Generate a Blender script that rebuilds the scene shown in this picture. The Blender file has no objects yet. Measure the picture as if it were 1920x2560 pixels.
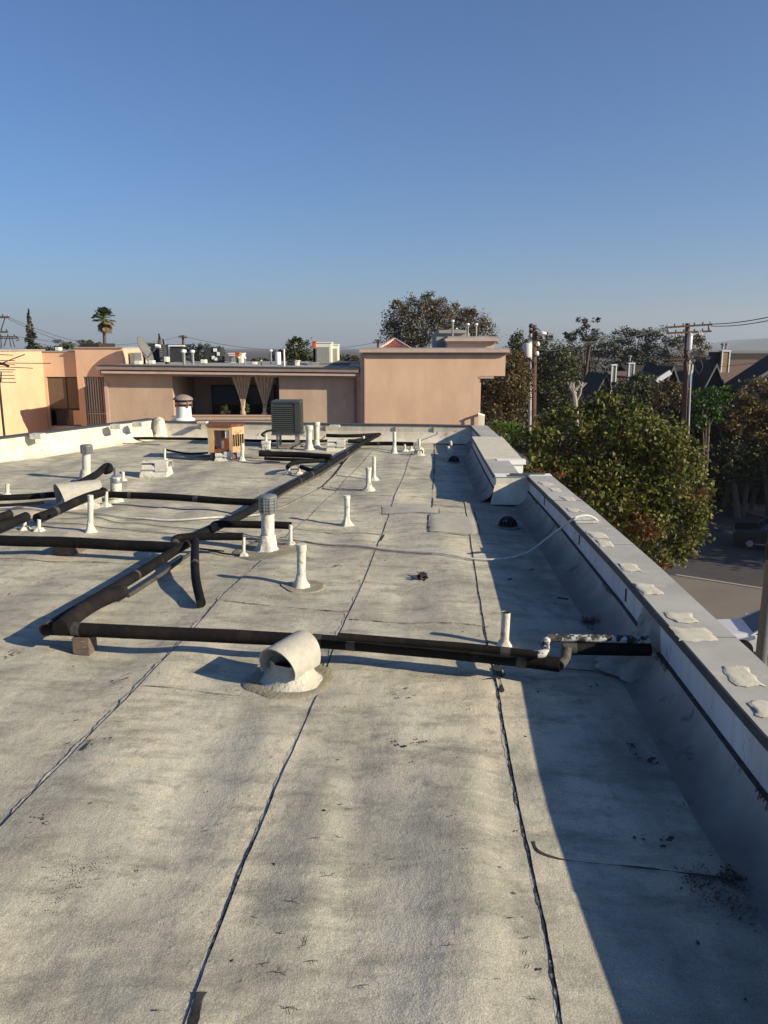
import bpy, bmesh, math, random
import numpy as np
from mathutils import Vector, Matrix, noise
random.seed(7); rng = np.random.default_rng(7)
R = math.radians
C = bpy.context.scene.collection
sc = bpy.context.scene

# ------------------------------------------------------------------ camera
CH = 1.7; F = 1950.0; PITCH = math.atan((1280-868)/F)
cam = bpy.data.cameras.new('camera'); cam.sensor_fit = 'VERTICAL'; cam.sensor_height = 36
cam.lens = F/2560*36; cam.clip_start = 0.05; cam.clip_end = 20000
co = bpy.data.objects.new('camera', cam); C.objects.link(co)
co.location = (0, 0, CH); co.rotation_euler = (math.pi/2-PITCH, 0, 0); sc.camera = co
# ------------------------------------------------------------------ light
SUN_AZ = 113.0; SUN_EL = 24.0
w = bpy.data.worlds.new('World'); sc.world = w; w.use_nodes = True
nt = w.node_tree; nt.nodes.clear()
sky = nt.nodes.new('ShaderNodeTexSky'); sky.sky_type = 'NISHITA'; sky.sun_disc = False
sky.sun_elevation = R(SUN_EL); sky.sun_rotation = R(SUN_AZ); sky.altitude = 0
sky.air_density = 1.0; sky.dust_density = .6; sky.ozone_density = 9.0
bg = nt.nodes.new('ShaderNodeBackground'); bg.inputs[1].default_value = 0.083
wo = nt.nodes.new('ShaderNodeOutputWorld')
nt.links.new(sky.outputs[0], bg.inputs[0]); nt.links.new(bg.outputs[0], wo.inputs[0])
sl = bpy.data.lights.new('sun', 'SUN'); sl.energy = 5.0; sl.angle = R(0.5); sl.color = (1, .875, .66)
so = bpy.data.objects.new('sun', sl); C.objects.link(so)
sd = Vector((math.sin(R(SUN_AZ))*math.cos(R(SUN_EL)), math.cos(R(SUN_AZ))*math.cos(R(SUN_EL)), math.sin(R(SUN_EL))))
so.rotation_euler = sd.to_track_quat('Z', 'Y').to_euler(); so.location = sd*60
sc.view_settings.view_transform = 'Standard'; sc.view_settings.look = 'None'
sc.view_settings.exposure = 0.55; sc.view_settings.gamma = 1; sc.view_settings.use_curve_mapping = False
sc.cycles.max_bounces = 5; sc.cycles.use_denoising = True

# ------------------------------------------------------------------ measuring helpers (photo 1920x2560 -> metres)
def ray(px, py):
    x = (px-960)/F; y = (1280-py)/F
    return Vector((x, math.cos(PITCH)+y*math.sin(PITCH), -math.sin(PITCH)+y*math.cos(PITCH)))
def G(px, py, z=0.0):
    d = ray(px, py); k = (z-CH)/d.z; return Vector((d.x*k, d.y*k, z))
def D(px, py, yy):
    d = ray(px, py); k = yy/d.y; return Vector((d.x*k, yy, CH+d.z*k))
def sz(px, p):                       # width of px pixels at point p
    return px*(p[1]*math.cos(PITCH)+(CH-p[2])*math.sin(PITCH))/F

# ------------------------------------------------------------------ materials
def mat(name, c, c2=None, scale=4, rough=.8, bump=0, bscale=60, metal=0, stretch=(1,1,1), spots=None, mixlo=.35, mixhi=.65, spec=.3, dist=.004):
    m = bpy.data.materials.new(name); m.use_nodes = True; t = m.node_tree; b = t.nodes['Principled BSDF']
    b.inputs['Roughness'].default_value = rough; b.inputs['Metallic'].default_value = metal
    b.inputs['Specular IOR Level'].default_value = spec
    b.inputs['Base Color'].default_value = (*c, 1)
    tc = t.nodes.new('ShaderNodeTexCoord'); mp = t.nodes.new('ShaderNodeMapping'); mp.inputs['Scale'].default_value = stretch
    t.links.new(tc.outputs['Object'], mp.inputs[0])
    out = None
    if c2:
        n = t.nodes.new('ShaderNodeTexNoise'); n.inputs['Scale'].default_value = scale; n.inputs['Detail'].default_value = 8; n.inputs['Roughness'].default_value = .65
        t.links.new(mp.outputs[0], n.inputs['Vector'])
        r = t.nodes.new('ShaderNodeValToRGB'); r.color_ramp.elements[0].position = mixlo; r.color_ramp.elements[1].position = mixhi
        r.color_ramp.elements[0].color = (*c, 1); r.color_ramp.elements[1].color = (*c2, 1)
        t.links.new(n.outputs['Fac'], r.inputs[0]); out = r.outputs[0]
    if spots:
        sc_, thr, col = spots
        n = t.nodes.new('ShaderNodeTexNoise'); n.inputs['Scale'].default_value = sc_; n.inputs['Detail'].default_value = 6; n.inputs['Roughness'].default_value = .7
        t.links.new(mp.outputs[0], n.inputs['Vector'])
        r = t.nodes.new('ShaderNodeValToRGB'); r.color_ramp.elements[0].position = thr; r.color_ramp.elements[1].position = thr+.06
        r.color_ramp.elements[0].color = (0,0,0,1); r.color_ramp.elements[1].color = (1,1,1,1)
        t.links.new(n.outputs['Fac'], r.inputs[0])
        mx = t.nodes.new('ShaderNodeMix'); mx.data_type = 'RGBA'
        if out: t.links.new(out, mx.inputs[6])
        else: mx.inputs[6].default_value = (*c, 1)
        mx.inputs[7].default_value = (*col, 1); t.links.new(r.outputs[0], mx.inputs[0]); out = mx.outputs[2]
    if out: t.links.new(out, b.inputs['Base Color'])
    if bump:
        n = t.nodes.new('ShaderNodeTexNoise'); n.inputs['Scale'].default_value = bscale; n.inputs['Detail'].default_value = 5
        t.links.new(tc.outputs['Object'], n.inputs['Vector'])
        bu = t.nodes.new('ShaderNodeBump'); bu.inputs['Strength'].default_value = bump; bu.inputs['Distance'].default_value = dist
        t.links.new(n.outputs['Fac'], bu.inputs['Height']); t.links.new(bu.outputs[0], b.inputs['Normal'])
    return m

def leafmat(name, cols, trans=.25):
    m = bpy.data.materials.new(name); m.use_nodes = True; t = m.node_tree; b = t.nodes['Principled BSDF']
    b.inputs['Roughness'].default_value = .55; b.inputs['Specular IOR Level'].default_value = .35
    g = t.nodes.new('ShaderNodeNewGeometry'); r = t.nodes.new('ShaderNodeValToRGB'); r.color_ramp.interpolation = 'LINEAR'
    e = r.color_ramp.elements
    while len(e) < len(cols): e.new(.5)
    for i, c in enumerate(cols): e[i].position = i/(len(cols)-1); e[i].color = (*c, 1)
    t.links.new(g.outputs['Random Per Island'], r.inputs[0]); t.links.new(r.outputs[0], b.inputs['Base Color'])
    tr = t.nodes.new('ShaderNodeBsdfTranslucent'); t.links.new(r.outputs[0], tr.inputs[0])
    mx = t.nodes.new('ShaderNodeMixShader'); mx.inputs[0].default_value = trans
    t.links.new(b.outputs[0], mx.inputs[1]); t.links.new(tr.outputs[0], mx.inputs[2])
    t.links.new(mx.outputs[0], t.nodes['Material Output'].inputs[0]); return m

def roofmat():
    m = bpy.data.materials.new('weathered_cap_sheet'); m.use_nodes = True; t = m.node_tree; b = t.nodes['Principled BSDF']; L = t.links.new
    b.inputs['Roughness'].default_value = .9; b.inputs['Specular IOR Level'].default_value = .15
    N = lambda k: t.nodes.new('ShaderNode'+k)
    tc = N('TexCoord')
    def noise_(scale, stretch=(1,1,1), det=6, rough=.6, off=0):
        mp = N('Mapping'); mp.inputs['Scale'].default_value = stretch; mp.inputs['Location'].default_value = (off, off, 0); L(tc.outputs['Object'], mp.inputs[0])
        n = N('TexNoise'); n.inputs['Scale'].default_value = scale; n.inputs['Detail'].default_value = det; n.inputs['Roughness'].default_value = rough
        L(mp.outputs[0], n.inputs['Vector']); return n.outputs['Fac']
    def ramp(fac, lo, hi, a=(0,0,0), b_=(1,1,1)):
        r = N('ValToRGB'); r.color_ramp.elements[0].position = lo; r.color_ramp.elements[1].position = hi
        r.color_ramp.elements[0].color = (*a, 1); r.color_ramp.elements[1].color = (*b_, 1); L(fac, r.inputs[0]); return r.outputs[0]
    def mix(fac, a, b_, k='MIX'):
        x = N('Mix'); x.data_type = 'RGBA'; x.blend_type = k
        if isinstance(fac, float): x.inputs[0].default_value = fac
        else: L(fac, x.inputs[0])
        for i, v in ((6, a), (7, b_)):
            if isinstance(v, tuple): x.inputs[i].default_value = (*v, 1)
            else: L(v, x.inputs[i])
        return x.outputs[2]
    def math_(op, a, b_):
        x = N('Math'); x.operation = op; x.use_clamp = False
        for i, v in ((0, a), (1, b_)):
            if isinstance(v, (float, int)): x.inputs[i].default_value = v
            else: L(v, x.inputs[i])
        return x.outputs[0]
    # broad bleached and grimy areas, long streaks of tan dust
    c = ramp(noise_(1.1, (1.3, .8, 1), 5, .55), .40, .60, ROOF_A, ROOF_B)
    c = mix(ramp(noise_(1.0, (1.7, .7, 1), 4, .55, 31), .52, .68), c, ROOF_T)
    c = mix(ramp(noise_(1.9, (1.2, 1.4, 1), 6, .7, 17), .56, .74), c, ROOF_D)
    c = mix(ramp(noise_(9, (1, 1, 1), 6, .7, 5), .55, .8), c, ROOF_D)
    c = mix(math_('MULTIPLY', ramp(noise_(4.2, (.55, 1.5, 1), 7, .74, 55), .47, .66), .8), c, ROOF_D)
    c = mix(math_('MULTIPLY', ramp(noise_(5.5, (.6, 1.6, 1), 6, .7, 83), .56, .72), .6), c, ROOF_T)
    # rusty bits
    c = mix(math_('MULTIPLY', ramp(noise_(2.6, (1,1,1), 4, .6, 71), .62, .78), .45), c, (.46, .34, .2))
    # grain
    g = ramp(noise_(230, (1,1,1), 3, .75), .34, .66, (.68,.67,.65), (1.28,1.28,1.26)); c = mix(1.0, c, g, 'MULTIPLY')
    g = ramp(noise_(105, (1,1,1), 2, .6), .35, .65, (.95,.95,.94), (1.05,1.05,1.05)); c = mix(1.0, c, g, 'MULTIPLY')
    # black pinholes, clustered
    v = N('TexVoronoi'); v.inputs['Scale'].default_value = 34; L(tc.outputs['Object'], v.inputs['Vector'])
    dots = ramp(v.outputs['Distance'], .07, .13, (1,1,1), (0,0,0))
    c = mix(math_('MULTIPLY', dots, ramp(noise_(2.3, (1,1,1), 3, .6, 12), .6, .66)), c, (.05,.048,.045))
    # silt darkening along the foot of the right parapet
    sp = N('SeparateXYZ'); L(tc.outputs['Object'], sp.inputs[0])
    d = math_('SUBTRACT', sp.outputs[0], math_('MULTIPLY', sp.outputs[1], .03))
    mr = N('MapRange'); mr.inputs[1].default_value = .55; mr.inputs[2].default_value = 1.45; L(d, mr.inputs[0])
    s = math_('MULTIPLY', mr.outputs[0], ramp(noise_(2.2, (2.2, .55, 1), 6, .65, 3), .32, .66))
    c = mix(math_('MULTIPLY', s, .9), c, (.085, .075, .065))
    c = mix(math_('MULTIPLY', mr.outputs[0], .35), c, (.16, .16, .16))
    L(c, b.inputs['Base Color'])
    b1 = N('Bump'); b1.inputs['Strength'].default_value = .6; b1.inputs['Distance'].default_value = .003; L(noise_(170, (1,1,1), 4, .6), b1.inputs['Height'])
    b2 = N('Bump'); b2.inputs['Strength'].default_value = .38; b2.inputs['Distance'].default_value = .016; L(noise_(14, (1,.6,1), 5, .6), b2.inputs['Height']); L(b1.outputs[0], b2.inputs['Normal'])
    b3 = N('Bump'); b3.inputs['Strength'].default_value = .2; b3.inputs['Distance'].default_value = .006
    v2 = N('TexVoronoi'); v2.inputs['Scale'].default_value = 22; L(tc.outputs['Object'], v2.inputs['Vector'])
    L(math_('MULTIPLY', ramp(v2.outputs['Distance'], .08, .25, (1,1,1), (0,0,0)), ramp(noise_(3, (1,1,1), 3, .5, 44), .5, .6)), b3.inputs['Height']); L(b2.outputs[0], b3.inputs['Normal'])
    L(b3.outputs[0], b.inputs['Normal']); return m
ROOF_A = (.355, .337, .278); ROOF_B = (.51, .478, .388); ROOF_T = (.60, .53, .40); ROOF_D = (.20, .196, .165)

M = {}
M['roof'] = roofmat()
M['tar'] = mat('cracked_tar', (.03,.028,.026), (.30,.28,.22), 28, .8, .6, 90, mixlo=.50, mixhi=.62)
M['tar_dark'] = mat('black_tar', (.018,.017,.016), (.06,.055,.05), 30, .7, .5, 60)
M['heap'] = mat('grey_mastic_heap', (.36,.34,.29), (.22,.21,.18), 9, .9, 1, 60, spots=(12,.6,(.12,.11,.09)), dist=.01)
M['skirt'] = mat('cream_mastic_cone', (.54,.51,.42), (.40,.375,.30), 8, .85, 1, 45, spots=(14,.60,(.27,.245,.19)), dist=.01)
M['lap'] = mat('coated_lap_strip', (.50,.46,.36), (.34,.32,.26), 18, .9, .8, 90, spots=(30,.62,(.16,.15,.13)), dist=.006)
M['patch'] = mat('patch_sheet', (.40,.38,.31), (.32,.31,.27), 6, .9, .6, 200, spots=(40,.66,(.2,.19,.17)))
M['white'] = mat('white_roof_paint', (.66,.64,.56), (.50,.475,.39), 7, .75, .8, 40, spots=(13,.58,(.27,.24,.18)), dist=.008)
M['upstand'] = mat('painted_upstand', (.42,.41,.37), (.30,.295,.27), 5, .8, .5, 70, stretch=(1,1,.5), spots=(4.5,.58,(.13,.12,.11)), dist=.006)
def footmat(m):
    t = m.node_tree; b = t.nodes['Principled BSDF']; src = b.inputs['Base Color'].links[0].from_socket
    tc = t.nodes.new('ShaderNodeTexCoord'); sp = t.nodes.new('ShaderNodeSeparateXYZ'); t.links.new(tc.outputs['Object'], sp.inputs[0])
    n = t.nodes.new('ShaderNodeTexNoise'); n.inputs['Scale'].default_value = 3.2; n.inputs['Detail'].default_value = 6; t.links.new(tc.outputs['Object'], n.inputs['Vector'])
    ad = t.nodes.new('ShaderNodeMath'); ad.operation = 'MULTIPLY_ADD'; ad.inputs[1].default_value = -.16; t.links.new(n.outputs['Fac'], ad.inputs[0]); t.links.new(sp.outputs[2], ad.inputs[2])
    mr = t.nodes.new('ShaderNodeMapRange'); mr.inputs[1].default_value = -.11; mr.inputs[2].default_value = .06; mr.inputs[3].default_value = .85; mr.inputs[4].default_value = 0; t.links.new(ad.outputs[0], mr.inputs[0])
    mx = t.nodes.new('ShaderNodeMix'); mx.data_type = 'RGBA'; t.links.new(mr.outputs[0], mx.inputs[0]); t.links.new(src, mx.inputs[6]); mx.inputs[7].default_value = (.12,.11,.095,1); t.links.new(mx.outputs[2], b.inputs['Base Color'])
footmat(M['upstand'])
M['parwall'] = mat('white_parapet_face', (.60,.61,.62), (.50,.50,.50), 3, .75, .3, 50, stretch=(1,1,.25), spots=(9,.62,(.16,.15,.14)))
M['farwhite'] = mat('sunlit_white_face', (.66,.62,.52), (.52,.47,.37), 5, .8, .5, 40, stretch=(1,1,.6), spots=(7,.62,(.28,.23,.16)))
M['coping'] = mat('grey_coping_metal', (.44,.425,.37), (.33,.32,.285), 2.2, .6, .15, 200, spots=(5,.60,(.46,.43,.36)))
M['drip'] = mat('dark_coping_lip', (.075,.08,.085), (.05,.052,.055), 12, .6)
M['mastic'] = mat('sand_mastic', (.60,.56,.45), (.48,.445,.345), 12, .95, .7, 110, spots=(35,.66,(.33,.30,.22)), dist=.003)
M['ring'] = mat('brown_mastic', (.30,.265,.195), (.22,.195,.145), 9, .9, .8, 60, spots=(12,.60,(.38,.35,.27)), dist=.008)
M['foam'] = mat('black_pipe_foam', (.0062,.0062,.0064), (.0115,.011,.011), 9, .75, .5, 45, spots=(38,.70,(.035,.026,.022)), spec=.12)
M['foam2'] = mat('sunbaked_pipe_foam', (.008,.0072,.007), (.017,.0145,.0135), 6, .8, .6, 60, stretch=(.4,1,1), spots=(30,.67,(.042,.031,.026)), spec=.12)
M['tape'] = mat('peeling_tape', (.03,.029,.027), (.09,.085,.075), 22, .7, .6, 40)
M['peel'] = mat('peeling_white_pipe', (.50,.50,.48), (.38,.37,.35), 8, .7, .6, 60, spots=(19,.46,(.025,.024,.023)))
M['galv'] = mat('galvanised_steel', (.34,.35,.35), (.24,.25,.25), 9, .4, .1, 60, metal=.55)
M['dishgrey'] = mat('dull_grey_dish', (.16,.16,.155), (.12,.12,.12), 4, .7)
M['black'] = mat('black_plastic', (.012,.012,.013), None, rough=.5)
M['dark'] = mat('dark_void', (.01,.01,.011), None, rough=.9)
M['cable'] = mat('off_white_cable', (.62,.60,.55), (.45,.43,.38), 20, .6)
M['cable_brown'] = mat('dusty_cable', (.16,.14,.115), (.3,.27,.21), 15, .7)
M['wood'] = mat('weathered_block', (.16,.12,.09), (.09,.07,.055), 14, .85, .7, 50, stretch=(1,6,6), spots=(10,.6,(.33,.31,.27)))
M['condenser'] = mat('dark_grey_cabinet', (.060,.066,.066), (.048,.053,.053), 3, .5, metal=.2)
M['condark'] = mat('cabinet_grille', (.035,.04,.04), None, rough=.6)
M['rustbox'] = mat('faded_tan_cabinet', (.52,.37,.20), (.42,.27,.15), 5, .7, .2, 30, spots=(8,.6,(.24,.10,.05)))
M['rust'] = mat('rust', (.13,.035,.022), (.22,.08,.04), 14, .85, .4, 50)
M['stucco'] = mat('pink_stucco', (.66,.455,.31), (.56,.37,.255), 1.3, .95, .6, 60, stretch=(1,1,.6), spots=(2.2,.66,(.48,.29,.2)), dist=.007)
M['stucco_d'] = mat('dusty_pink_stucco', (.50,.375,.275), (.41,.30,.22), 1.1, .95, .6, 60, stretch=(1,1,.6), spots=(1.6,.60,(.40,.27,.19)), dist=.007)
M['stucco_y'] = mat('cream_stucco', (.70,.49,.30), (.62,.42,.26), 1.2, .95, .6, 60, dist=.007)
M['trim'] = mat('pink_trim', (.52,.38,.31), (.46,.33,.27), 4, .7)
M['gutter'] = mat('mauve_gutter', (.27,.215,.185), (.22,.17,.15), 3, .6)
M['nroof'] = mat('grey_rolled_roof', (.34,.33,.30), (.24,.23,.22), 1.1, .9, .4, 30, spots=(2,.6,(.4,.38,.33)))
M['glass'] = mat('dark_window_glass', (.03,.038,.042), None, rough=.08, spec=.6)
M['curtain'] = mat('tan_curtain', (.48,.38,.27), (.38,.30,.21), 6, .9)
M['brownpane'] = mat('brown_drawn_drapes', (.15,.10,.07), (.10,.07,.05), 8, .5, stretch=(6,1,.3))
M['acwhite'] = mat('cream_ac_cabinet', (.66,.65,.55), None, rough=.5)
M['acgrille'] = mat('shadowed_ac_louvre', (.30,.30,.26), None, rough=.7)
M['orange'] = mat('orange_disconnect_box', (.42,.10,.04), None, rough=.6)
M['tile'] = mat('red_clay_tile', (.30,.10,.075), (.22,.075,.055), 5, .8)
M['polewood'] = mat('creosoted_pole', (.085,.05,.035), (.13,.08,.055), 4, .9, .4, 30, stretch=(6,6,.4))
M['polegrey'] = mat('grey_lamp_pole', (.135,.14,.135), (.10,.105,.10), 8, .8, .3, 60)
M['conduit'] = mat('grey_conduit', (.35,.34,.32), None, rough=.6)
M['wire'] = mat('black_wire', (.03,.03,.03), None, rough=.6)
M['greywire'] = mat('distant_grey_wire', (.08,.085,.09), None, rough=.6)
M['porcelain'] = mat('pale_insulator', (.6,.58,.54), None, rough=.3)
M['transf'] = mat('pale_transformer_can', (.55,.55,.53), None, rough=.4)
M['shingle'] = mat('brown_shingle', (.15,.10,.078), (.11,.075,.06), 9, .9, .4, 12, spots=(14,.6,(.10,.07,.055)))
M['shingle_d'] = mat('charcoal_shingle', (.030,.024,.020), (.045,.036,.03), 7, .9, .3, 12)
M['siding'] = mat('slate_siding', (.022,.025,.03), (.03,.033,.038), 3, .8)
M['barge'] = mat('grey_bargeboard', (.15,.15,.16), None, rough=.7)
M['whitepaint'] = mat('white_house_trim', (.72,.72,.70), None, rough=.6)
M['tansiding'] = mat('tan_siding', (.36,.235,.125), (.30,.19,.10), 6, .8)
M['greypanel'] = mat('grey_siding', (.22,.22,.21), None, rough=.8)
M['dirt'] = mat('bare_earth', (.085,.065,.045), (.05,.045,.03), .3, 1, .5, 4)
M['concrete'] = mat('brown_concrete', (.185,.16,.13), (.15,.13,.108), .5, .9, .4, 20, spots=(1.2,.62,(.13,.10,.08)))
M['shaded_asphalt'] = mat('shaded_asphalt', (.052,.05,.05), (.066,.062,.06), 1, .9, .5, 40, spots=(.8,.6,(.04,.04,.04)))
M['sidewalk'] = mat('sidewalk_concrete', (.27,.235,.20), (.22,.19,.165), 1.5, .9)
M['line'] = mat('pale_gutter_line', (.32,.30,.27), None, rough=.9)
M['carblack'] = mat('black_car_paint', (.010,.011,.013), None, rough=.15, spec=.6)
M['carwhite'] = mat('silver_white_car_paint', (.60,.62,.64), None, rough=.22, spec=.6)
M['carblue'] = mat('pale_blue_car_paint', (.35,.42,.5), None, rough=.25, spec=.6)
M['tyre'] = mat('tyre', (.015,.015,.015), None, rough=.8)
M['rim'] = mat('alloy_rim', (.4,.4,.41), None, rough=.3, metal=.7)
M['chrome'] = mat('bright_trim', (.6,.6,.6), None, rough=.2, metal=.8)
M['lampglass'] = mat('headlamp_lens', (.5,.52,.54), None, rough=.1, spec=.7)
M['redlens'] = mat('red_lens', (.3,.02,.02), None, rough=.2)
M['bark'] = mat('grey_bark', (.13,.105,.085), (.08,.065,.05), 6, .95, .5, 20, stretch=(3,3,.6))
M['bark_pale'] = mat('pale_bark', (.38,.34,.29), (.25,.22,.18), 4, .9)
M['hill'] = mat('hill_scrub', (.07,.075,.05), (.09,.08,.06), .01, 1)
def streak(m, col, amt=.5, thr=.52):
    t = m.node_tree; b = t.nodes['Principled BSDF']; src = b.inputs['Base Color'].links[0].from_socket
    tc = t.nodes.new('ShaderNodeTexCoord'); mp = t.nodes.new('ShaderNodeMapping'); mp.inputs['Scale'].default_value = (4,4,.35); t.links.new(tc.outputs['Object'], mp.inputs[0])
    n = t.nodes.new('ShaderNodeTexNoise'); n.inputs['Scale'].default_value = 1.2; n.inputs['Detail'].default_value = 7; n.inputs['Roughness'].default_value = .7; t.links.new(mp.outputs[0], n.inputs['Vector'])
    r = t.nodes.new('ShaderNodeMapRange'); r.inputs[1].default_value = thr; r.inputs[2].default_value = thr+.18; r.inputs[4].default_value = amt; t.links.new(n.outputs['Fac'], r.inputs[0])
    mx = t.nodes.new('ShaderNodeMix'); mx.data_type = 'RGBA'; t.links.new(r.outputs[0], mx.inputs[0]); t.links.new(src, mx.inputs[6]); mx.inputs[7].default_value = (*col,1); t.links.new(mx.outputs[2], b.inputs['Base Color'])
streak(M['stucco'], (.50,.335,.235), .35); streak(M['stucco_d'], (.36,.265,.195), .4, .5); streak(M['stucco_y'], (.52,.36,.25), .5); streak(M['parwall'], (.30,.29,.27), .6); streak(M['farwhite'], (.38,.33,.25), .6, .5); streak(M['trim'], (.36,.28,.23), .6); streak(M['foam'], (.03,.026,.022), .6); streak(M['foam2'], (.042,.031,.026), .6)
M['l_pear'] = leafmat('pear_leaves', [(.022,.042,.010),(.06,.09,.014),(.15,.165,.025),(.05,.08,.014),(.22,.20,.04),(.105,.13,.02),(.13,.065,.026),(.03,.055,.012)], .3)
M['l_red'] = leafmat('reddening_leaves', [(.16,.03,.02),(.22,.08,.03),(.12,.10,.03),(.20,.05,.03)], .3)
M['l_bright'] = leafmat('bright_leaves', [(.05,.11,.012),(.085,.16,.02),(.03,.075,.012),(.07,.13,.02)], .3)
M['l_rust'] = leafmat('rusty_leaves', [(.075,.06,.022),(.14,.095,.035),(.06,.06,.02),(.17,.10,.04),(.04,.045,.018)], .2)
M['l_dark'] = leafmat('dark_leaves', [(.018,.030,.012),(.032,.048,.018),(.05,.062,.024),(.05,.042,.02)], .1)
M['l_olive'] = leafmat('olive_leaves', [(.035,.05,.015),(.065,.078,.024),(.10,.095,.034),(.045,.055,.018)], .2)
M['l_gum'] = leafmat('gum_leaves', [(.045,.05,.03),(.075,.08,.05),(.055,.055,.035),(.10,.10,.07),(.085,.065,.04)], .15)
M['l_syc'] = leafmat('sycamore_leaves', [(.12,.10,.07),(.17,.145,.105),(.10,.085,.045),(.15,.105,.05),(.23,.20,.155),(.08,.08,.04)], .2)
M['l_orange'] = leafmat('orange_leaves', [(.16,.10,.03),(.24,.16,.055),(.10,.085,.025),(.06,.065,.02),(.20,.13,.055)], .25)
M['l_palm'] = leafmat('palm_fronds', [(.045,.065,.018),(.085,.10,.03),(.03,.045,.014)], .15)
M['l_palmdead'] = leafmat('dead_fronds', [(.22,.15,.06),(.15,.10,.045),(.28,.2,.09)], .15)
M['litter'] = leafmat('leaf_litter', [(.03,.022,.016),(.07,.05,.035),(.14,.11,.08),(.02,.017,.014)], 0)

# ------------------------------------------------------------------ mesh helpers
class MB:
    def __init__(s): s.v = []; s.f = []
    def quad(s, a, b, c, d):
        n = len(s.v); s.v += [tuple(a), tuple(b), tuple(c), tuple(d)]; s.f.append((n, n+1, n+2, n+3)); return s
    def box(s, a, b, rz=0, piv=None):
        x0,y0,z0 = a; x1,y1,z1 = b; n = len(s.v)
        P = [(x0,y0,z0),(x1,y0,z0),(x1,y1,z0),(x0,y1,z0),(x0,y0,z1),(x1,y0,z1),(x1,y1,z1),(x0,y1,z1)]
        if rz:
            px, py = piv or ((x0+x1)/2, (y0+y1)/2); c, q = math.cos(rz), math.sin(rz)
            P = [(px+(x-px)*c-(y-py)*q, py+(x-px)*q+(y-py)*c, z) for x,y,z in P]
        s.v += P; s.f += [tuple(n+i for i in f) for f in ((0,3,2,1),(4,5,6,7),(0,1,5,4),(1,2,6,5),(2,3,7,6),(3,0,4,7))]; return s
    def hexa(s, P):     # 4 bottom + 4 top points
        n = len(s.v); s.v += [tuple(p) for p in P]; s.f += [tuple(n+i for i in f) for f in ((0,3,2,1),(4,5,6,7),(0,1,5,4),(1,2,6,5),(2,3,7,6),(3,0,4,7))]; return s
    def bar(s, a, b, w, h):
        a = Vector(a); b = Vector(b); d = (b-a).normalized(); up = Vector((0,0,1)) if abs(d.z) < .95 else Vector((0,1,0))
        x = d.cross(up).normalized()*w/2; y = d.cross(x).normalized()*h/2
        return s.hexa([a-x-y, a+x-y, a+x+y, a-x+y, b-x-y, b+x-y, b+x+y, b-x+y])
    def tube(s, pts, r, seg=10, caps=True, hollow=0):
        pts = [Vector(p) for p in pts]; n = len(pts); rr = r if isinstance(r, (list, tuple)) else [r]*n
        base = len(s.v); prev = None
        for i, p in enumerate(pts):
            d = (pts[min(i+1,n-1)]-pts[max(i-1,0)]).normalized()
            if prev is None:
                u = d.cross(Vector((0,0,1))) if abs(d.z) < .9 else d.cross(Vector((0,1,0)))
            else: u = prev-d*prev.dot(d)
            u.normalize(); prev = u; v = d.cross(u)
            for k in range(seg):
                a = 2*math.pi*k/seg; s.v.append(tuple(p+(u*math.cos(a)+v*math.sin(a))*rr[i]))
        for i in range(n-1):
            for k in range(seg):
                a = base+i*seg+k; b = base+i*seg+(k+1)%seg; s.f.append((a, b, b+seg, a+seg))
        if caps:
            s.f.append(tuple(base+k for k in range(seg))[::-1]); s.f.append(tuple(base+(n-1)*seg+k for k in range(seg)))
        return s
    def lathe(s, prof, c=(0,0,0), seg=20, caps=(False, True), wob=0):
        base = len(s.v); n = len(prof)
        for r, z in prof:
            for k in range(seg):
                a = 2*math.pi*k/seg; q = 1+(noise.noise(Vector((math.cos(a)*1.6+c[0]*3, math.sin(a)*1.6+c[1]*3, z*9)))*wob if wob else 0)
                s.v.append((c[0]+r*q*math.cos(a), c[1]+r*q*math.sin(a), c[2]+z))
        for i in range(n-1):
            for k in range(seg):
                a = base+i*seg+k; b = base+i*seg+(k+1)%seg; s.f.append((a, b, b+seg, a+seg))
        if caps[0]: s.f.append(tuple(base+k for k in range(seg))[::-1])
        if caps[1]: s.f.append(tuple(base+(n-1)*seg+k for k in range(seg)))
        return s
    def prism(s, poly, y0, y1):      # polygon of (x,z) between two depths
        n = len(s.v); k = len(poly); s.v += [(x,y0,z) for x,z in poly]+[(x,y1,z) for x,z in poly]
        s.f.append(tuple(range(n, n+k))); s.f.append(tuple(range(n+2*k-1, n+k-1, -1)))
        for i in range(k): j = (i+1) % k; s.f.append((n+i, n+k+i, n+k+j, n+j))
        return s
    def slab(s, poly, z0, z1):       # polygon of (x,y) between two heights
        n = len(s.v); k = len(poly); s.v += [(x,y,z0) for x,y in poly]+[(x,y,z1) for x,y in poly]
        s.f.append(tuple(range(n+k-1, n-1, -1))); s.f.append(tuple(range(n+k, n+2*k)))
        for i in range(k): j = (i+1) % k; s.f.append((n+i, n+j, n+k+j, n+k+i))
        return s
    def build(s, name, m, parent=None, smooth=False, bevel=0):
        me = bpy.data.meshes.new(name); me.from_pydata(s.v, [], s.f)
        bm = bmesh.new(); bm.from_mesh(me); bmesh.ops.recalc_face_normals(bm, faces=bm.faces); bm.to_mesh(me); bm.free()
        me.materials.append(M[m] if isinstance(m, str) else m)
        if smooth:
            me.shade_smooth()
            try: me.set_sharp_from_angle(angle=R(50))
            except Exception: pass
        o = bpy.data.objects.new(name, me); C.objects.link(o)
        if parent:
            o.parent = parent; o.matrix_parent_inverse = Matrix.Translation(-parent.location) if parent.type == 'EMPTY' and not parent.parent else Matrix()
        if bevel:
            b = o.modifiers.new('bevel', 'BEVEL'); b.width = bevel; b.segments = 2; b.limit_method = 'ANGLE'
        return o
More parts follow.
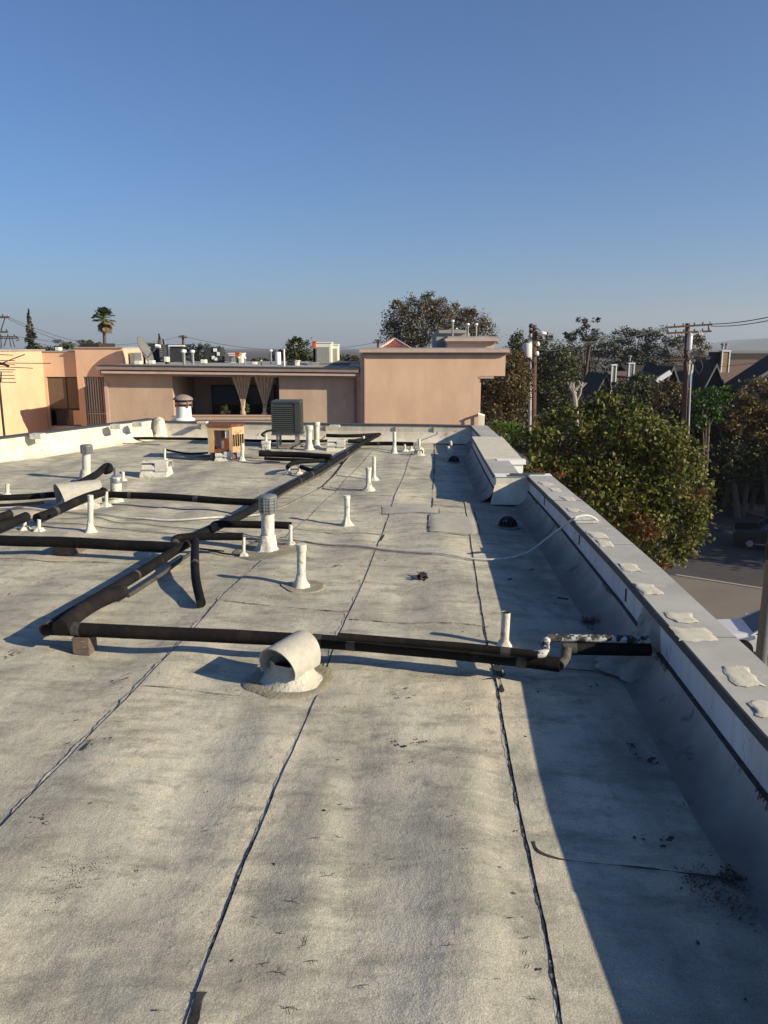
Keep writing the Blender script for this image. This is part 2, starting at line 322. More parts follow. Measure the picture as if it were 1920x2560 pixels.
def tag(o, label=None, cat=None, group=None, kind=None):
    if label: o['label'] = label
    if cat: o['category'] = cat
    if group: o['group'] = group
    if kind: o['kind'] = kind
    return o
def thing(name, loc, label, cat, group=None):
    o = bpy.data.objects.new(name, None); C.objects.link(o); o.location = loc; o.empty_display_size = .1
    return tag(o, label, cat, group)
def smooth_path(pts, n=6):
    pts = [Vector(p) for p in pts]; out = []
    for i in range(len(pts)-1):
        p0 = pts[max(i-1,0)]; p1 = pts[i]; p2 = pts[i+1]; p3 = pts[min(i+2,len(pts)-1)]
        for k in range(n):
            t = k/n; out.append(.5*((2*p1)+(p2-p0)*t+(2*p0-5*p1+4*p2-p3)*t*t+(3*p1-p0-3*p2+p3)*t**3))
    out.append(pts[-1]); return out
def interp(pts, y):
    if y <= pts[0][0]: a, b = pts[0], pts[1]
    elif y >= pts[-1][0]: a, b = pts[-2], pts[-1]
    else:
        for a, b in zip(pts, pts[1:]):
            if a[0] <= y <= b[0]: break
    t = (y-a[0])/(b[0]-a[0]); return a[1]+(b[1]-a[1])*t

# ------------------------------------------------------------------ the roof
GZ = -9.3
def EX(y): return max(0., min(.055, .055*(8.6-y)/7.0))                    # the near parapet stands a little higher towards the camera
PAR_IN = [(-3,1.315),(0,1.335),(2.58,1.375),(4.70,1.495),(6.6,1.57),(8.62,1.612)]     # y -> x, inner top edge of right parapet
LEFTW = [(-4,-12.6),(11.74,-5.8),(15.12,-4.34)]                          # y -> x
def far_y(x): return 15.0+(x+4.34)*(14.2-15.0)/(1.6+4.34)
def H(x, y):
    n = noise.noise
    h = .034*n(Vector((x*1.5, y*.62, 0)))+.017*n(Vector((x*3.0+9, y*1.0, 3)))+.0022*n(Vector((x*9, y*6, 7)))
    if y < 4.5:     # long soft wrinkles in the near sheets
        for (x0,y0,x1,y1,wd,am) in ((.20,1.60,.37,2.75,.075,.030),(-.24,1.95,-.18,2.95,.055,.020),(.36,2.7,.50,3.9,.06,.010),(.02,2.9,.12,4.2,.07,.008),(-.62,1.7,-.55,2.9,.10,.010),(-.95,2.2,-.8,3.6,.08,.012)):
            t = (y-y0)/(y1-y0); e = math.exp(-((t-.5)/.62)**4)
            d = x-x0-(x1-x0)*t-.02*math.sin(y*4); h += am*e*math.exp(-(d/(wd*(2.6 if d < 0 else 1)))**2)
    dx = (interp(PAR_IN, y) if y < 8.6 else 1.4)-x
    t = min(1, max(0, 1-(dx-.1)/.95)); h *= 1-.7*min(1, max(0, 1-(dx-.6)/.4)); return h-.035*t*t*(3-2*t)
def right_edge(y):
    if y < 8.62: return interp(PAR_IN, y)+.05
    if y < 12.6: return interp([(8.62,1.24),(9.89,1.29),(12.49,1.41)], y)+.05
    return 1.62
def seam(pts): return sorted([(G(*p).y, G(*p).x) for p in pts])
S_A = seam([(480,2557),(631,2152),(798,1747),(850,1600),(914,1458),(961,1332),(989,1250),(1030,1140),(1046,1100)])
S_B = seam([(1418,2557),(1380,2330),(1325,2083),(1256,1736),(1232,1640),(1215,1551),(1180,1337)])
S_L = seam([(0,2083),(359,1718),(567,1493),(704,1358),(782,1289),(936,1130)])
S_M = seam([(0,1443),(58,1420),(129,1387),(258,1329),(469,1240),(660,1159),(700,1140)])
def lin(S, y):
    # beyond the measured ends the seam runs on straight
    if y < S[0][0]: k = (S[2][1]-S[0][1])/(S[2][0]-S[0][0]); return S[0][1]+k*(y-S[0][0])
    if y > S[-1][0]: k = (S[-1][1]-S[-3][1])/(S[-1][0]-S[-3][0]); return S[-1][1]+k*(y-S[-1][0])
    return interp(S, y)
LANES = [lambda y, k=k: lin(S_M, y)-.95*k for k in (11,10,9,8,7,6,5,4,3,2,1)]+[lambda y: lin(S_M, y), lambda y: lin(S_L, y), lambda y: lin(S_A, y), lambda y: lin(S_B, y), None]
roof = bpy.data.objects.new('roof_deck', None); C.objects.link(roof); tag(roof, kind='structure')
ys = [-1.5]
while ys[-1] < 15.3: ys.append(ys[-1]+(.035 if ys[-1] < 5 else .06 if ys[-1] < 9 else .1))
def wob(y, k): return .006*noise.noise(Vector((y*3, k*7.1, 0)))+.003*noise.noise(Vector((y*14, k*3.3, 0)))
for k in range(len(LANES)-1):
    mb = MB(); NC = 26; rows = 0; nv = 0
    for y in ys:
        a = LANES[k](y)+wob(y, k)-.015; b = right_edge(y) if LANES[k+1] is None else LANES[k+1](y)+wob(y, k+1)+.02
        lw = interp(LEFTW, y)
        a = max(a, lw-.05)
        b = max(b, a)
        yy = y
        if b-a < .001 and k < 13: a = b = lw-.05
        lap = .007 if k else 0
        mb.v.append((a, min(yy, far_y(a)+.05), H(a, yy)-.01))
        for c in range(NC+1):
            t = (c/NC)**1.15; x = a+(b-a)*t
            z = H(x, yy)+lap*max(0, 1-(x-a)/.35)-(.004 if c == NC else 0)
            mb.v.append((x, min(yy, far_y(x)+.05), z))
    W = NC+2
    for r in range(len(ys)-1):
        if mb.v[r*W][0] == mb.v[r*W+W-1][0]: continue
        for c in range(W-1): q = r*W+c; mb.f.append((q, q+1, q+1+W, q+W))
    if mb.f: mb.build('membrane_sheet', 'roof', roof, smooth=True)
# black tar bleeding out of the laps
def ribbon(pts, wid, mname, name='tar_seam', parent=roof, lift=.009, seed=0, gaps=0, hfun=H):
    mb = MB(); P = []; run = []
    for i in range(len(pts)-1):
        a = Vector(pts[i]); b = Vector(pts[i+1]); L = (b-a).length; n = max(1, int(L/(.02 if a.y < 5 else .05)))
        for j in range(n): P.append(a+(b-a)*(j/n))
    P.append(Vector(pts[-1]))
    s = 0
    for i, p in enumerate(P):
        d = (P[min(i+1,len(P)-1)]-P[max(i-1,0)]); d.z = 0; d.normalize(); nrm = Vector((d.y, -d.x, 0)); s = i
        q = noise.noise(Vector((p.x*9+seed, p.y*9, seed))); q2 = noise.noise(Vector((p.x*31, p.y*31+seed, 2)))
        ww = wid*max(.12, .75+1.1*q+.6*q2)
        if gaps and noise.noise(Vector((p.x*2.2+seed, p.y*2.2, 5))) < -gaps: ww = .0008
        o = nrm*(.12*wid*noise.noise(Vector((p.x*17, p.y*17, seed+3))))
        z = hfun(p.x, p.y)+lift
        mb.v.append((p.x+o.x-nrm.x*ww/2, p.y+o.y-nrm.y*ww/2, z)); mb.v.append((p.x+o.x, p.y+o.y, z+.0006)); mb.v.append((p.x+o.x+nrm.x*ww/2, p.y+o.y+nrm.y*ww/2, z-.0006))
    for i in range(len(P)-1):
        a = i*3; mb.f += [(a, a+1, a+4, a+3), (a+1, a+2, a+5, a+4)]
    return mb.build(name, mname, parent, smooth=True)
for k, (f, wd, y0, y1) in enumerate([(LANES[14], .015, 1.2, 7.1), (LANES[13], .011, 1.2, 13.2), (LANES[12], .010, 2.3, 13.0), (LANES[11], .009, 4.2, 12.8), (LANES[10], .008, 6, 14), (LANES[9], .008, 8, 14)]):
    ypts = [y0+(y1-y0)*i/60 for i in range(61)]
    ribbon([(f(y)+wob(y, {0:14,1:13,2:12,3:11,4:10,5:9}[k])-.020, y, 0) for y in ypts], .034 if k < 3 else .026, 'lap', name='lap_strip', seed=k*2.3+40, lift=.0015)
    ribbon([(f(y)+wob(y, {0:14,1:13,2:12,3:11,4:10,5:9}[k])-.018, y, 0) for y in ypts], wd*1.15, 'tar', seed=k*5.3, gaps=.12 if k else .5, lift=.0035)
def gl(pts, z=0): return [G(*p) for p in pts]
XS = [([(560,1512),(720,1522),(876,1531)],.007),([(874,1553),(1040,1560),(1221,1568)],.008),([(355,1724),(450,1732),(600,1745)],.004),([(741,1326),(850,1331),(958,1334)],.010),
      ([(860,1241),(930,1243),(992,1245)],.010),([(1025,1170),(1084,1172)],.010),([(825,1216),(870,1223),(912,1230)],.010),([(0,1398),(160,1406),(330,1412)],.008),
      ([(1332,2105),(1345,2130),(1400,2145),(1480,2152),(1600,2158),(1760,2172),(1850,2178),(1925,2182)],.008),
      ([(1086,1105),(1086,1141),(1084,1200),(1081,1263),(1077,1272)],.011),([(1081,1263),(1140,1266),(1198,1268)],.010),([(1072,1290),(1071,1327),(1082,1333),(1140,1336),(1197,1333),(1191,1300),(1184,1269)],.010),
      ([(1414,1665),(1500,1668),(1560,1672),(1590,1665),(1602,1650)],.007)]
for i, (p, wd) in enumerate(XS):
    if i != 8: ribbon(smooth_path(gl(p), 5), .03, 'lap', name='lap_strip', seed=60+i, lift=.002)
    wd *= 1.35; ribbon(smooth_path(gl(p), 5), wd, 'tar_dark' if i in (8,12,9,10,11) else 'tar', seed=20+i*3.7, gaps=0 if i == 8 else .5, lift=.006 if i > 8 else .009)
for i, p in enumerate([[(505,2490),(490,2540),(478,2600)],[(1238,1660),(1250,1700),(1256,1735)],[(960,1335),(951,1352)],[(228,1860),(205,1885)],[(1262,1690),(1240,1700),(1215,1705)]]):
    ribbon(smooth_path(gl(p), 4), .030 if i != 4 else .018, 'tar_dark', name='open_lap', seed=140+i, lift=.011)
# patches laid over laps
def patch(corners, name='patch_sheet', m='patch', lift=.012, parent=roof):
    cs = [G(*c) for c in corners]; mb = MB(); n = 14
    for i in range(n+1):
        for j in range(n+1):
            u, v = i/n, j/n; p = (cs[0]*(1-u)+cs[1]*u)*(1-v)+(cs[3]*(1-u)+cs[2]*u)*v
            e = -.008 if i in (0,n) or j in (0,n) else 0
            mb.v.append((p.x, p.y, H(p.x, p.y)+lift+e))
    for i in range(n):
        for j in range(n): a = i*(n+1)+j; mb.f.append((a, a+1, a+n+2, a+n+1))
    return mb.build(name, m, parent, smooth=True)
patch([(955,1286),(1099,1287),(1098,1272),(956,1270)])
patch([(1074,1332),(1196,1333),(1184,1289),(1076,1288)])
ribbon(gl([(953,1268),(955,1286),(1099,1287),(1098,1272)]), .007, 'tar_dark', seed=91, lift=.013)
# cracks and pits in the coating
mb = MB()
def crack(x, y, L, ang, wd, fork=True):
    p = Vector((x, y, 0)); q = []; n = 12; a0 = ang
    for i in range(n+1): q.append(p.copy()); ang = a0+random.uniform(-.95, .95); p = p+Vector((math.cos(ang), math.sin(ang)*.8, 0))*L/n
    for i in range(n):
        d = (q[i+1]-q[i]).normalized(); nn = Vector((d.y, -d.x, 0)); w0 = wd*math.sin(math.pi*(i+.15)/(n+.3))*random.uniform(.6,1.3)+.0003; w1 = wd*math.sin(math.pi*(i+1.15)/(n+.3))+.0003
        P = [q[i]-nn*w0, q[i]+nn*w0, q[i+1]+nn*w1, q[i+1]-nn*w1]
        mb.quad(*[(a.x, a.y, H(a.x, a.y)+.0055) for a in P])
    if fork and L > .03: crack(q[5].x, q[5].y, L*.45, a0+random.choice([-1.1,1.1]), wd*.7, False)
for px, py, L in [(705,2270,.09),(745,2395,.1),(720,2450,.08),(700,2520,.08),(760,2420,.06),(770,2120,.06),(860,2110,.05),(800,2220,.08),(880,2480,.07),(1110,2400,.04),(840,2025,.04),(1300,2360,.05),(1310,2405,.04),(1315,2440,.04),(1290,2315,.05),(970,2165,.03),(1090,1880,.09),(690,2345,.04),(1350,2520,.05),(640,2420,.05),(860,2035,.05),(620,2300,.04)]:
    g = G(px, py); crack(g.x, g.y, L*.9, random.choice([0, .2, -.3, 2.9, 1.2]), .0009); 
for _ in range(90):
    y = random.uniform(1.6, 6); x = random.uniform(-1.8, .5) if y > 2.5 else random.uniform(-.9, .5)
    crack(x, y, random.uniform(.01, .035), random.uniform(0, 6), .0006)
tag(mb.build('surface_crack', 'tar_dark', roof), kind='stuff')
mb = MB()
def blob(x, y, r, h=.002):
    n = 7; b = len(mb.v); mb.v.append((x, y, H(x, y)+.007+h)); ph = random.random()*6; st = random.uniform(.4, 1); a0 = random.random()*3
    for k in range(n):
        a = 2*math.pi*k/n; rr = r*random.uniform(.5, 1.2); dx = math.cos(a)*rr; dy = math.sin(a)*rr*st
        X = x+dx*math.cos(a0)-dy*math.sin(a0); Y = y+dx*math.sin(a0)+dy*math.cos(a0); mb.v.append((X, Y, H(X, Y)+.0055))
    for k in range(n): mb.f.append((b, b+1+k, b+1+(k+1) % n))
def flecks(pts, n, spr, r):
    for px, py in pts:
        g = G(px, py)
        for _ in range(n): blob(g.x+random.gauss(0, spr), g.y+random.gauss(0, spr*.8), r*random.uniform(.3, 1.2))
flecks([(300,1700),(1000,1740),(985,1862),(1050,1862),(850,1417),(1480,1560),(1480,1540),(1620,1888),(1570,1850),(1360,1500),(1640,2090),(650,1390),(1500,1705),(640,1420),(1465,1520)], 7, .03, .010)
flecks([(1060,2160),(1140,2155),(900,2190)], 7, .035, .003); flecks([(180,2190),(230,2170),(160,2240),(830,1550),(700,1500)], 40, .05, .0025)
flecks([(20,1650),(40,1640),(235,1860),(100,2060)], 9, .03, .008)
for _ in range(420):
    y = random.uniform(1.6, 13)**1; x = random.uniform(-4.5, 1.3); blob(x, y, random.uniform(.002, .008)*(1+.08*y))
tag(mb.build('tar_fleck', 'tar_dark', roof), kind='stuff')

# ------------------------------------------------------------------ parapets
def section(poly, prof, closed=False, ex=None):    # extrude profile (offset to the left/inside, z) along path of (x,y); inside = left of travel
    mb = MB(); n = len(prof)
    pts = [Vector((p[0], p[1], 0)) for p in poly]
    for i, p in enumerate(pts):
        d = (pts[min(i+1,len(pts)-1)]-pts[max(i-1,0)]).normalized(); l = Vector((-d.y, d.x, 0))
        for o, z in prof: mb.v.append((p.x+l.x*o, p.y+l.y*o, z+((.004*noise.noise(p*1.7)+(ex(p.y) if ex else 0)) if z > .2 else (ex(p.y)*.6 if ex and z > .15 else 0))))
    for i in range(len(pts)-1):
        for j in range(n if closed else n-1):
            k = (j+1) % n; mb.f.append((i*n+j, i*n+k, (i+1)*n+k, (i+1)*n+j))
    if closed: mb.f.append(tuple(range(n))); mb.f.append(tuple((len(pts)-1)*n+j for j in range(n))[::-1])
    return mb
def dense(pts, step=.25):
    out = []
    for a, b in zip(pts, pts[1:]):
        a = Vector(a); b = Vector(b); n = max(1, int((b-a).length/step))
        out += [a+(b-a)*(i/n) for i in range(n)]
    return out+[Vector(pts[-1])]
UP = [(.30,-.062),(.2,-.036),(.14,-.018),(.09,.008),(.052,.036),(.024,.075),(.010,.125),(0,.127)]
def parapet(name, label, path, width, top=.30, upm='upstand', wallm='parwall', low=GZ, capm='coping', ex=None):
    t = thing(name, (path[0][0], path[0][1], 0), label, 'parapet wall')
    path = dense([(x, y) for x, y in path])
    section(path, [(-.002,-.3),(-.002,top-.03),(-width+.012,top-.03),(-width+.012,low)], False, ex).build('wall', wallm, t)
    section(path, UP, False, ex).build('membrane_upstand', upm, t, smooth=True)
    section(path, [(.012,.119),(.014,.132),(-.001,.136)], False, ex).build('tar_line', 'tar_dark', t)
    section(path, [(.016,top-.048),(.018,top-.002),(.012,top-.002),(.010,top-.048)], True, ex).build('coping_lip', 'drip', t)
    section(path, [(.011,top-.029),(.011,top),(-width-.012,top),(-width-.012,top-.05),(-width-.006,top-.05),(-width-.006,top-.029)], True, ex).build('coping', capm, t)
    return t
ppath = [(x, y) for y, x in PAR_IN]
pr = parapet('parapet_wall', 'low white parapet wall with grey metal coping running along the right roof edge beside the camera', ppath, .245, ex=EX)
pn = parapet('parapet_wall', 'short narrow far stretch of stained parapet just beyond the cross wall', [(1.25,8.70),(1.30,9.89)], .27)
pw = parapet('parapet_wall', 'wide flat topped stretch of stained parapet ending in a bright white box face', [(1.30,9.90),(1.42,12.49)], .46, capm='mastic')
p2 = parapet('parapet_wall', 'last short parapet stretch in the far right corner behind the domed drain', [(1.57,12.5),(1.60,14.3)], .27)
cw = thing('cross_wall', (1.5,8.6,0), 'sunlit cream stub wall joining the near parapet to the narrow far parapet', 'wall')
MB().box((1.25,8.58,-.3),(1.86,8.69,.285)).build('wall', 'farwhite', cw)
MB().hexa([(1.18,8.50,-.01),(1.70,8.46,-.01),(1.70,8.578,-.01),(1.26,8.578,-.01),(1.235,8.563,.2),(1.70,8.565,.2),(1.70,8.578,.2),(1.245,8.578,.2)]).build('membrane_upstand', 'farwhite', cw)
MB().box((1.24,8.57,.286),(1.87,8.71,.305)).build('coping', 'whitepaint', cw)
MB().box((1.40,8.555,.306),(1.62,8.60,.325)).build('metal_scrap', 'drip', cw)
MB().box((1.55,8.62,.306),(1.80,8.66,.322)).build('metal_scrap', 'drip', cw)
g0 = D(1245,1150,9.85); g1 = D(1308,1187,9.85)
MB().box((g0.x, 9.80, g1.z-.25),(1.765, 9.895, g0.z-.05)).build('end_wall', 'whitepaint', pw)
MB().box((g0.x-.02, 9.78, g0.z-.048),(1.795, 9.897, g0.z+.012)).build('end_coping', 'whitepaint', pw)
MB().box((1.795,9.9,.22),(1.85,12.5,.285)).build('outer_lip', 'drip', pw)
# patches of mastic on the coping
for i, c in enumerate([[(1344,1203),(1365,1203),(1390,1213),(1360,1214)],[(1368,1218),(1398,1220),(1402,1228),(1382,1228)],[(1400,1240),(1432,1242),(1440,1252),(1414,1251)],[(1412,1268),(1444,1272),(1462,1280),(1424,1279)],[(1463,1327),(1508,1332),(1523,1346),(1482,1344)],[(1486,1348),(1524,1352),(1538,1368),(1502,1367)],[(1540,1407),(1585,1409),(1606,1430),(1558,1426)],[(1578,1456),(1630,1462),(1664,1487),(1610,1486)],[(1655,1529),(1728,1532),(1746,1557),(1690,1556)],[(1674,1568),(1765,1570),(1800,1602),(1704,1603)],[(1800,1664),(1865,1666),(1912,1716),(1838,1714)],[(1870,1752),(1935,1752),(1990,1795),(1890,1788)]]):
    cs = [G(*p, .303+EX(G(*p, .33).y)) for p in c]; mb = MB(); n = 10; q = .004
    for a in range(n+1):
        for b in range(n+1):
            u, v = a/n, b/n; p = (cs[0]*(1-u)+cs[1]*u)*(1-v)+(cs[3]*(1-u)+cs[2]*u)*v; e = a in (0,n) or b in (0,n)
            mb.v.append((p.x+(.022*noise.noise(Vector((p.y*14,i*3.,0)))+random.uniform(-q,q)*.5)*(1 if e else 0), p.y+(.03*noise.noise(Vector((p.x*20,i*5.,3)))+random.uniform(-q,q))*(1 if e else 0), .301+EX(p.y)+.004*noise.noise(p*.25)+ (0 if e else .003+random.uniform(.0,.002))))
    for a in range(n):
        for b in range(n): k = a*(n+1)+b; mb.f.append((k, k+1, k+n+2, k+n+1))
    mb.build('mastic_patch', 'mastic', pr, smooth=True)
# white metal flashing folded over the coping where the cable crosses
a = G(1425,1297,.31); b = G(1490,1300,.31); c = G(1497,1312,.31); d = G(1440,1311,.31)
MB().hexa([(p.x,p.y,.303+EX(p.y)) for p in (d,c,b,a)]+[(p.x,p.y,.312+EX(p.y)) for p in (d,c,b,a)]).build('flashing_plate', 'white', pr)
MB().box((b.x-.005,c.y-.01,.2),(b.x+.012,b.y+.01,.313)).build('flashing_plate', 'white', pr)
for yy in (1.9,3.55,5.4,7.1):
    x = interp(PAR_IN, yy); MB().box((x-.012,yy-.02,.300+EX(yy)),(x+.258,yy+.02,.3025+EX(yy))).build('coping_joint', 'coping', pr); MB().box((x-.012,yy-.022,.300+EX(yy)),(x+.258,yy-.0205,.3032+EX(yy))).build('coping_joint', 'drip', pr)
# joints, torn lap edges and streaks on the inner face
for px, py0, py1 in [(1443,1328,1362),(1566,1460,1520),(1360,1235,1250)]:
    yy = G(px, py0, .28).y; x = interp(PAR_IN, yy); MB().box((x-.006,yy-.006,.17),(x-.001,yy+.006,.25)).build('face_joint', 'tar_dark', pr)
mb = MB()
for y in np.arange(1.4, 8.4, .02):
    if noise.noise(Vector((y*2.3, 4, 0))) > .12:
        x = interp(PAR_IN, y)-.014; L = random.uniform(.005,.03); mb.quad((x-.003,y,.13),(x-.003,y+random.uniform(.006,.018),.132),(x-.009,y+.01,.123-L),(x-.009,y+.004,.123-L))
tag(mb.build('torn_edge', 'tar_dark', pr), kind='stuff')
# mastic heap where the big pipes go through the wall
g = G(1625,1640,.12)
mb = MB(); yc = 4.03; xc = interp(PAR_IN, yc)
n1, n2 = 26, 22
FOOT = [(-.062,.30),(-.018,.14),(.008,.09),(.036,.052),(.075,.024),(.125,.010),(.3,0)]
for i in range(n1+1):
    for j in range(n2+1):
        u = i/n1*2-1; q = j/n2; z = -.025+.32*q; k = max(0, 1-u*u)**.7*(1-max(0, q-.8)/.2)**.5 if q < 1 else 0
        sw = (.03+.10*(1-q)**1.3)*k*(1+.55*noise.noise(Vector((u*3, z*16, 1)))+.25*noise.noise(Vector((u*9, z*30, 2))))
        mb.v.append((xc-interp(FOOT, z)+.006-sw, yc+u*(.16+.05*(1-q)), z+.15*sw))
for i in range(n1):
    for j in range(n2): a = i*(n2+1)+j; mb.f.append((a, a+1, a+n2+2, a+n2+1))
mb.build('mastic_heap', 'heap', pr, smooth=True)

fw = thing('parapet_wall', (-1.4,14.6,0), 'long sunlit white parapet across the far end of the roof', 'parapet wall')
lw_ = thing('parapet_wall', (-5.5,12,0), 'sunlit white parapet slanting along the left roof edge', 'parapet wall')
def wallrun(t, path, h, th=.2):
    path = dense(path, .4)
    section(path, [(-.002,-.3),(-.002,h-.02),(-th,h-.02),(-th,GZ)]).build('wall', 'farwhite', t)
    section(path, [(.18,-.01),(.10,.02),(.05,.07),(.03,.14),(.02,.17),(0,.172)]).build('membrane_upstand', 'farwhite', t, smooth=True)
    section(path, [(.010,h-.019),(.012,h),(-th-.02,h),(-th-.02,h-.05),(-th-.01,h-.05),(-th-.01,h-.019)], True).build('coping', 'drip', t)
wallrun(fw, [(1.62,far_y(1.62)),(-4.34,far_y(-4.34))], .30)
wallrun(lw_, [(-4.36,15.0),(-12.6,-4+.3)][::1], .36)
for x in (-3.5,-2.0,-1.1,.2,.9):
    y = far_y(x)+.008; MB().box((x,y-.012-.02,.02),(x+.02,y-.004,.27)).build('face_joint', 'ring', fw)
for px, py in [(505,1054),(836,1063),(290,1068),(92,1092),(345,1062)]:
    q = G(px, py, .33); MB().slab([(q.x-.09,q.y-.05),(q.x+.09,q.y-.07),(q.x+.10,q.y+.09),(q.x-.08,q.y+.11)], .30, .38 if px < 400 else .33).build('mastic_patch', 'white', lw_ if px < 400 else fw)
MB().lathe([(.15,.0),(.12,.1),(.10,.3),(.08,.36),(.03,.40)], (-4.34+.05,14.90,.0), 14, wob=.8).build('corner_lump', 'white', lw_, smooth=True)

# ------------------------------------------------------------------ roof pipes and vents
def drape_ring(cx, cy, r, par, sd=0):
    mb = MB(); n = 36; rows = [1.0,.96,.75,.5,.25]
    for j, q in enumerate(rows):
        for k in range(n):
            a = 2*math.pi*k/n; rr = r*q*(1+.16*noise.noise(Vector((math.cos(a)*1.7+cx*5, math.sin(a)*1.7+cy*5, 1)))+.05*noise.noise(Vector((math.cos(a)*6, math.sin(a)*6+cx, 4))))
            x = cx+rr*math.cos(a); y = cy+rr*math.sin(a); mb.v.append((x, y, H(x, y)+(-.001 if j == 0 else .008)))
    for j in range(len(rows)-1):
        for k in range(n): a = j*n+k; b = j*n+(k+1)%n; mb.f.append((a,b,b+n,a+n))
    mb.f.append(tuple((len(rows)-1)*n+k for k in range(n))); return mb.build('mastic_ring', 'ring', par, smooth=True)
def vent_stub(px, py, tpy, wpx, label, name='vent_pipe', cat='vent pipe', tpx=None, flare=1.9, cap=None, ring=0, lean=(0,0), m='white', group='white plumbing vent stubs on the roof', open_top=False, fh=.28):
    g = G(px, py); z0 = H(g.x, g.y); tp = D(tpx or px, tpy, g.y); h = tp.z; r = sz(wpx, g)/2
    t = thing(name, (g.x, g.y+r, z0), label, cat, group); dx = (tp.x-g.x)+lean[0]; dy = lean[1]; c = (g.x, g.y+r)
    path = [(c[0]+dx*i/4, c[1]+dy*i/4, z0+h*i/4) for i in range(5)]
    mb = MB(); mb.tube(path, r, 18, caps=not open_top); mb.build('pipe', m, t, smooth=True)
    if open_top:
        MB().tube([path[-1], (path[-1][0], path[-1][1], path[-1][2]-.002)], r*.8, 14).build('opening', 'dark', t)
    f = r*flare
    MB().lathe([(f*1.25,.001),(f,.012),(f*.82,.03),(r*1.25,h*fh*.6),(r*1.06,h*fh),(r*1.0,h*fh+.01)], (c[0], c[1], z0), 20, caps=(False,False), wob=.35).build('flashing', m, t, smooth=True)
    if cap:
        k, ch, cwid = cap; top = Vector(path[-1]); cr = r*cwid
        if k == 'cap':
            MB().lathe([(cr*.98,-ch),(cr,-ch*.9),(cr,-.006),(cr*.93,.004)], top, 18).build('cap', m, t, smooth=True)
        elif k == 'louvre':
            MB().lathe([(r*.95,-ch),(r*.95,0)], top+Vector((0,0,.0)), 18).build('cap_core', 'dark', t)
            n = 5
            for i in range(n):
                zz = -ch+ch*i/n; MB().lathe([(cr,zz),(cr*1.02,zz+ch/n*.55),(cr*.86,zz+ch/n*.95)], top, 20, caps=(False,False)).build('louvre_ring', 'galv', t, smooth=True)
            for i in range(10):
                a = 2*math.pi*i/10; MB().box((top.x+cr*1.01*math.cos(a)-.004, top.y+cr*1.01*math.sin(a)-.004, top.z-ch),(top.x+cr*1.01*math.cos(a)+.004, top.y+cr*1.01*math.sin(a)+.004, top.z)).build('cap_rib', 'galv', t)
            MB().lathe([(cr*1.04,-.004),(cr*1.04,.008),(cr*.9,.016)], top, 20).build('cap_lid', 'galv', t, smooth=True)
        elif k == 'metal':
            MB().lathe([(cr,-ch),(cr*1.03,-ch*.3),(cr*.9,0),(cr*.55,ch*.3)], top, 18).build('metal_collar', 'galv', t, smooth=True)
            MB().tube([top+Vector((0,0,.0)), top+Vector((0,0,ch*1.5))], cr*.38, 10).build('metal_nipple', 'galv', t, smooth=True)
    if ring:
        rr = sz(ring, g)/2
        drape_ring(c[0]+.1*rr, c[1], rr, t)
    return t
vent_stub(212,1200,1116,20,'white vent pipe with louvred metal cap standing alone near the left parapet',cap=('louvre',.095,1.42),flare=1.8,group=None)
vent_stub(667,1378,1243,33,'thickest white vent pipe with big louvred metal cap beside the pipe junction',cap=('louvre',.135,1.32),flare=1.75,ring=200,group=None)
vent_stub(285,1254,1192,28,'stout white flue with grey metal collar behind the left pipe runs',cap=('metal',.07,1.02),flare=1.3,group=None)
vent_stub(752,1470,1364,22,'capped white vent stub in a brown mastic ring nearest the middle of the roof',cap=('cap',.045,1.18),flare=2.0,ring=107)
vent_stub(224,1338,1246,14,'bare white vent stub just behind the long left black pipe',flare=2.0)
vent_stub(867,1312,1238,14,'capped white vent stub between the tall louvred vent and the row of paired stubs',cap=('cap',.03,1.2),flare=2.1)
vent_stub(921,1230,1173,13,'shorter capped stub of the close pair right of the diagonal pipe',cap=('cap',.03,1.2),flare=2.3)
vent_stub(935,1199,1140,9,'thinner taller stub of the close pair right of the diagonal pipe',flare=2.6)
vent_stub(986,1132,1078,9,'tall thin white stub in front of the short black pipe near the far wall',flare=1.9)
vent_stub(1048,1122,1096,7,'small white stub directly behind the small hooded vent',flare=1.4)
vent_stub(1093,1104,1080,7,'farthest little white stub against the far parapet',flare=1.4)
vent_stub(1131,1127,1098,7,'taller leaning white stub of the pair at the edge of the far shadow',flare=1.2,lean=(-.03,0))
vent_stub(1125,1131,1111,7,'shorter leaning white stub of the pair at the edge of the far shadow',flare=1.2,lean=(-.03,0))
vent_stub(1262,1618,1533,22,'stubby rough white stub at the shadow edge behind the front pipe run',tpx=1267,flare=1.35,open_top=True,fh=.12)
vent_stub(605,1154,1110,9,'thin white stub right of the rusty tan cabinet',flare=1.7)
vent_stub(772,1127,1066,15,'nearer of two tall white pipes right of the grey condenser',cap=('cap',.07,1.25),flare=1.8)
vent_stub(791,1121,1058,14,'farther of two tall white pipes right of the grey condenser',cap=('cap',.06,1.2),flare=1.6)
vent_stub(306,1200,1178,8,'small white hooked stub beside the stout collared flue',flare=2.2)
vent_stub(16,1242,1212,10,'small white stub at the left picture edge by the tangled lines',flare=1.9)
